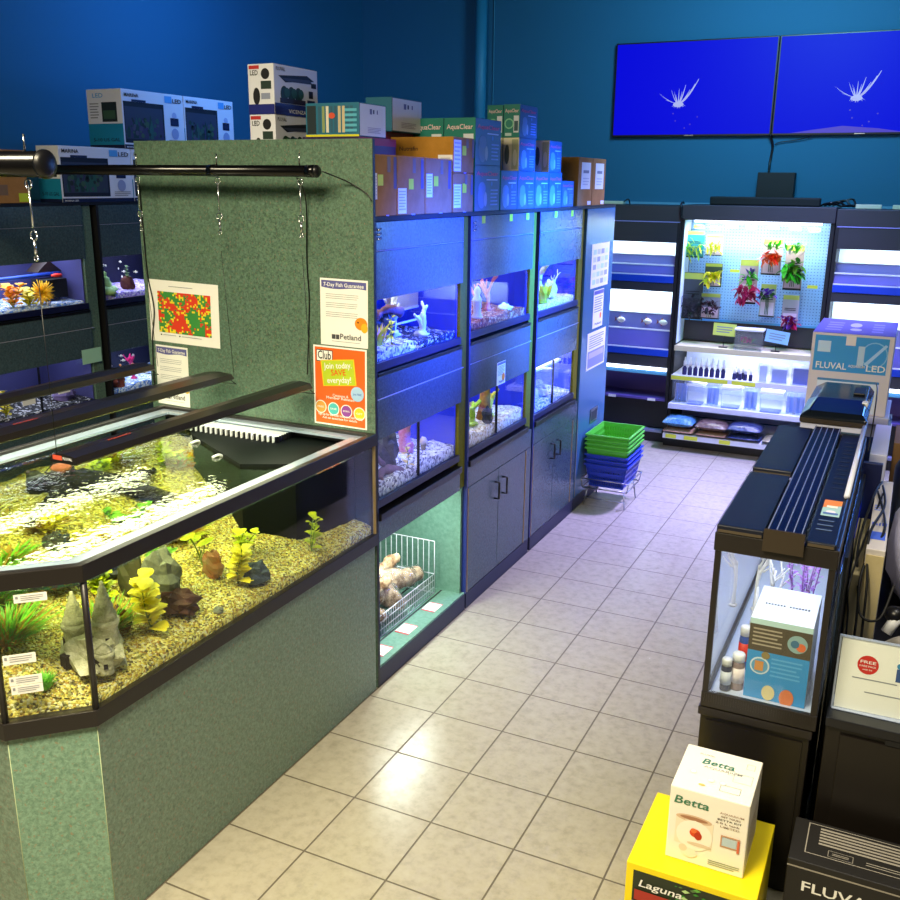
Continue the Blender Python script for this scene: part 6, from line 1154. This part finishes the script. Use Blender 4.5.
solo('partition_board', MB().box(1.875, 1.945, .62, .65, .68, 1.17, mat('navy_laminate')), 'small navy panel right of the white tube behind the glass sheets', 'panel', bevel=.002)
# large kit boxes
def d_big(mb, f):
    mb.rect(f, .04, .52, .94, .97, C('3898d8')); mb.disc(f, .78, .76, f.w*.16, C('88c0e8'), 2, f.h*.16); mb.disc(f, .78, .76, f.w*.145, C('3898d8'), 3, f.h*.145); mb.poly(f, [(.66, .64), (.9, .9), (.93, .88), (.70, .62)], C('a8d0f0'), 4)
    mb.rect(f, .08, .76, .24, .90, C('c0dcf0'), 2); mb.text(f, 'FLUVAL', .08, .555, .048, WPAPER, .38, 5); mb.text(f, 'AQUARIUM', .48, .59, .02, WPAPER, .2, 5); mb.text(f, 'LED', .70, .555, .048, WPAPER, .23, 5); mb.rect(f, .42, .86, .54, .985, C('e8e0d8'), 5); mb.rect(f, .58, .62, .66, .86, C('b8d4e8'), 5); mb.rect(f, .12, .02, .86, .42, C('d8e4f0'), 1); mb.rect(f, .12, .40, .88, .43, C('4888b8'), 2)
    R = random.Random(6)
    for k in range(40): mb.disc(f, .14+.68*R.random(), .02+.26*R.random()**1.4, R.uniform(.008, .022), C(R.choice(['58a8d8', '88c4e8', '3888b8', 'b8d8e8'])), 2+k*.02)
def d_bigtop(mb, f):
    for a, w in ((.12, .2), (.7, .14)):
        for k in range(4): mb.rect(f, a, .2+.16*k, a+w, .27+.16*k, C('8890e8'))
    mb.disc(f, .48, .6, .03, C('c0c8f8'), 1, .09); mb.disc(f, .5, .3, .03, C('c0c8f8'), 1, .05)
carton('large_kit_box', (1.515, 1.915, 2.01, 2.62, 1.06, 1.482), 'large white and light blue aquarium kit box with blue top, behind the domed hood', mat('big_carton_white', 'd8d0d0', .5), {'-y': d_big, 'top': lambda mb, f: (mb.rect(f, 0, 0, 1, 1, mat('indigo_carton_top', '3a3cb0', .45)), d_bigtop(mb, f))})
carton('white_carton', (1.60, 1.935, 1.985, 2.5, 1.021, 1.0585), 'flat white carton layer under the large kit box', mat('lilac_white_carton', 'd4d4ee', .5), {})
carton('white_carton', (1.885, 1.955, 1.05, 1.65, .68, 1.10), 'white carton standing upright below the large kit box, right of domed hood', mat('lilac_white_carton'), {})
# back counter with cartons and cables, cabinet, sign
bc = thing('display_cabinet', (2.25, .2, 0), 'black display cabinet at the right image edge with the framed sign on top', 'cabinet')
part('carcass', MB().box(1.892, 2.75, AY0+.012, 1.69, .001, .640, mat('black_stand')), bc, .003); part('top', MB().box(1.890, 2.76, AY0-.004, 1.69, .641, .672, mat('black_worktop', '15161c', .3)), bc, .003); part('door', MB().box(1.935, 2.7, AY0+.002, AY0+.011, .03, .62, mat('black_stand')), bc, .002)
part('shadow_gap', MB().box(2.06, 2.7, AY0-.001, AY0+.0015, .622, .640, BLKM), bc)
def slim(x0, x1, y0, y1, z1, m, label, marks=False):
    def mk(mb, f):
        if marks:
            mb.text(f, 'hill', .1, .30, .05, C('3858d8'), .8); mb.rect(f, .1, .12, .9, .22, C('4868e0')); mb.lines(f, .1, .5, .5, .6, 3, C('6888e8'))
    carton('slim_carton', (x0, x1, y0, y1, .673, z1), label, m, {'top': mk})
CRB = mat('cream_carton', 'd8c898', .6, col2='c8b888', nscale=6)
slim(1.932, 1.992, -.10, .75, 1.07, mat('two_tone_carton', 'cfc9c8', .55), 'tall slim white and cream carton standing behind the framed sign', True)
solo('cream_board', MB().box(1.934, 1.990, -.106, -.101, .675, 1.05, CRB), 'cream panel on the near end of the slim carton behind the sign', 'board')
slim(1.896, 1.928, -.12, .5, .98, CRB, 'thin cream carton wedged between glass sheets and slim carton')
solo('white_cushion_pack', MB().blob((2.10, .55, .86), (.10, .35, .18), mat('white_wrap', 'd8d8f0', .4, bump=.5, bscale=12), .15, flat=.95), 'white plastic wrapped pack behind the slim carton at the right edge', 'pack')
carton('brown_carton', (1.975, 2.3, 1.30, 1.68, .673, 1.10), 'brown carton at the right image edge behind the white wrapped pack', mat('brown_box', '7a5a34', .7), {})
solo('dark_canister', MB().lathe((2.06, 1.0, .673), [(.07, 0), (.07, .40), (.05, .44)], BLK, 20), 'black canister at the right image edge before the brown carton', 'canister')
hw = thing('pipe_fittings', (2.12, -.12, .673), 'grey plastic pipe fittings on the cabinet behind the sign at the right edge', 'fittings'); part('elbow', MB().tube(spline([(2.03, -.05, .70), (2.08, -.1, .76), (2.14, -.12, .77)]), .022, mat('grey_plastic', 'a8a4a0', .4), 12), hw); part('valve', MB().blob((2.05, .03, .80), (.035, .035, .03), BLK, 0), hw); part('pipe', MB().tube([(2.02, -.2, .70), (2.15, -.14, .72)], .014, mat('grey_plastic'), 10), hw); part('coupling', MB().tube([(2.03, .0, .74), (2.06, .02, .80)], .02, WHT, 10), hw)
for k, P in enumerate(([(1.95, .62, 1.10), (1.93, .35, 1.12), (1.905, .05, 1.02), (1.93, -.16, .90), (1.935, -.2, .68)], [(1.955, .60, 1.09), (1.97, .30, 1.10), (1.935, -.02, 1.085), (1.95, -.14, .95), (1.955, -.18, .80), (1.96, -.22, .68)], [(1.94, .55, 1.08), (1.98, .1, 1.08), (1.93, -.12, 1.0), (1.94, -.20, .88), (2.0, -.22, .88), (2.03, -.16, .98)], [(1.96, .5, 1.09), (1.90, -.13, .98), (1.905, -.17, .85), (1.915, -.2, .68)])):
    solo('hanging_cable', MB().tube(spline(P, 8), .0045 if k < 3 else .0035, BLKM, 6), ['black cable running furthest left down past the cream cartons', 'black cable hanging straight down the middle of the slim carton', 'black cable looping to the right across the slim carton', 'thin black cable close to the glass sheets'][k], 'cable')
solo('hood_cord', MB().tube(spline([(1.862, 1.5, 1.33), (1.875, 1.35, 1.32), (1.88, 1.1, 1.22), (1.875, 1.0, 1.12)]), .003, BLK, 6), 'thin black cord hanging from the right corner of the domed hood', 'cable')
sg = thing('sign_holder', (2.05, -.46, .673), 'white sign in clear acrylic holder with red FREE circle, on the black cabinet', 'sign')
f = F((1.905, -.475, .676), (math.cos(.03), math.sin(.03), 0), (0, .10, 1), .40, .228, .0006)
s = MB(); s.extr([f.p(0, 0, 0), f.p(1, 0, 0), f.p(1, 1, 0), f.p(0, 1, 0)], (0, .002, 0), WPAPER); part('sheet', s, sg)
hl = MB(); n_ = -f.n
hl.extr([f.p(-.02, -.01, 6), f.p(1.02, -.01, 6), f.p(1.02, 1.02, 6), f.p(-.02, 1.02, 6)], f.n*.0015, GL); hl.extr([f.p(-.02, -.01, -6), f.p(-.005, -.01, -6), f.p(-.005, 1.02, -6), f.p(-.02, 1.02, -6)], f.n*.009, glass('acrylic_edge', (.75, .8, .9), .05, 1.6, haze=.4, hazecol=(.7, .8, 1))); hl.extr([f.p(-.02, 1.0, -6), f.p(1.02, 1.0, -6), f.p(1.02, 1.02, -6), f.p(-.02, 1.02, -6)], f.n*.009, _M['acrylic_edge']); hl.box(1.90, 2.31, -.49, -.40, .6735, .6755, _M['acrylic_edge']); part('acrylic_holder', hl, sg)
p = MB(); p.disc(f, .20, .66, .030, C('c82018'), 1); p.text(f, 'FREE', .145, .68, .013, WPAPER, .11, 2); p.text(f, 'CARE PACK', .14, .63, .008, WPAPER, .12, 2); p.text(f, 'with kit', .165, .585, .007, WPAPER, .07, 2); p.rect(f, .40, .5, .44, .68, C('30508a')); p.disc(f, .42, .72, .009, C('3888b8')); p.disc(f, .5, .74, .02, C('d0d4d8')); p.lines(f, .1, .44, .42, .48, 1, GREYINK); p.lines(f, .2, .26, .6, .30, 1, GREYINK); p.lines(f, .42, .84, .52, .87, 1, C('58b8c8')); part('print', p, sg)

# boxes on the floor in front
YELB = mat('yellow_carton', 'f4dc08', .45)
def d_lag(mb, f):
    mb.rect(f, .06, .05, .94, .93, C('28301c')); R = random.Random(2)
    for k in range(110):
        a, b = R.uniform(.35, .93), R.uniform(.3, .92); w = R.uniform(.01, .03); mb.poly(f, [(a-w, b), (a, b+w*.8), (a+w*1.3, b+w*.2), (a, b-w*.6)], C(R.choice(['3a8a2a', '68b040', '1c4a1c', 'b8d890', '587a40'])), 2+k*.01)
    mb.rect(f, .06, .05, .40, .58, C('c8c0c8'), 4); mb.disc(f, .5, .3, .05, C('8a8890'), 4, .04); mb.rect(f, .08, .60, .44, .72, C('a83020'), 4); mb.text(f, 'Laguna', .11, .77, .034, WPAPER, .34, 5, shear=.25)
carton('yellow_carton', (1.416, 1.788, -.985, -.615, .001, .299), 'bright yellow carton with pond picture on the floor under the white fish-bowl box', YELB, {'-y': d_lag})
GOLD = C('c8a850')
def d_betta(mb, f):
    GN = C('3c7a5a'); mb.text(f, 'Betta', .06, .79, .036, GN, .44, 2, shear=.2, ang=0); mb.text(f, 'AQUARIUM', .64, .80, .008, C('b09080'), .3); mb.text(f, 'GET YOURS', .66, .755, .008, C('705040'), .24)
    mb.text(f, 'BETTA KIT', .62, .71, .008, INK, .3); mb.text(f, '2.0 L tank', .60, .665, .008, C('705040'), .3); mb.text(f, 'LIMITED', .66, .62, .008, C('a08878'), .24)
    mb.rect(f, .10, .25, .58, .62, C('f0e4cc'), 1); mb.disc(f, .33, .62, .052, C('d8b898'), 1.5, .012); mb.disc(f, .33, .625, .040, C('a87858'), 2, .006); mb.rect(f, .22, .35, .27, .60, C('e4d2b8'), 2); mb.disc(f, .35, .40, .052, C('faf2e4'), 2, .05)
    mb.disc(f, .36, .44, .016, C('d84818'), 3, .014); mb.disc(f, .40, .41, .011, C('b83010'), 3.5, .013); mb.disc(f, .34, .47, .009, C('e87038'), 3.6, .008)
    mb.disc(f, .42, .29, .035, C('dcc8b0'), 3, .006); mb.frame(f, .68, .36, .92, .52, .004, C('c89878'), 2); mb.rect(f, .70, .38, .88, .49, C('b8ccd8'), 2); mb.rect(f, .89, .33, .92, .50, C('d86848'), 3); mb.disc(f, .30, .15, .024, C('f0e8d8'), 2, .016); mb.disc(f, .22, .20, .012, C('e0d4bc'), 2)
    mb.lines(f, .55, .06, .95, .14, 3, C('8a9a78'), 1)
def d_bettatop(mb, f):
    mb.text(f, 'Betta', .26, .63, .040, C('3c7a6a'), .42, 2, shear=.2); mb.text(f, 'AQUARIUM', .30, .55, .014, C('a8a8a0'), .5); mb.text(f, 'FLUVAL', .2, .82, .010, C('909088'), .2); mb.frame(f, .82, .74, .93, .86, .0015, C('b8b8a8')); mb.frame(f, .70, .40, .94, .60, .0015, C('a8b0b0')); mb.frame(f, .58, .14, .84, .28, .0018, C('909c98')); mb.frame(f, .62, .52, .70, .62, .0015, C('b8b8b0'))
    for a, b in ((.2, .4), (.45, .3), (.6, .3)): mb.disc(f, a, b, .010, C('d8d8d0'), 1); mb.disc(f, a, b, .008, C('f4f4ee'), 2)
    mb.disc(f, .36, .16, .010, C('d8b860'), 2, .005)
carton('fish_bowl_box', (1.512, 1.737, -.912, -.675, .300, .543), 'white fish bowl kit box with green Betta lettering, standing on the yellow carton', mat('betta_white', 'f4efe2', .5), {'-y': d_betta, 'top': d_bettatop, '+x': lambda mb, f: (mb.lines(f, .2, .1, .8, .6, 8, C('c8b8b0')),)})
GI = mat('silver_ink', '9a948a', .5)
def d_ftop(mb, f):
    mb.frame(f, .07, .22, .62, .93, .003, GI); mb.lines(f, .13, .46, .60, .88, 6, GI, 1, fill=.55); mb.frame(f, .18, .26, .30, .40, .0015, GI); mb.lines(f, .2, .3, .28, .36, 2, GI); mb.lines(f, .36, .28, .52, .38, 2, GI, fill=.3); mb.rect(f, .65, .2, .655, .95, GI); mb.frame(f, .68, .5, .95, .93, .003, GI)
def d_ffront(mb, f): mb.rect(f, 0, .93, 1, .945, GI); mb.text(f, 'FLUVAL', .08, .72, .046, WPAPER, .36, 2)
carton('black_carton', (1.845, 2.42, -.81, -.60, .001, .34), 'black carton with silver print and white lettering, on the floor before the black cabinet', mat('charcoal_carton', '1c1a19', .5), {'top': d_ftop, '-y': d_ffront})
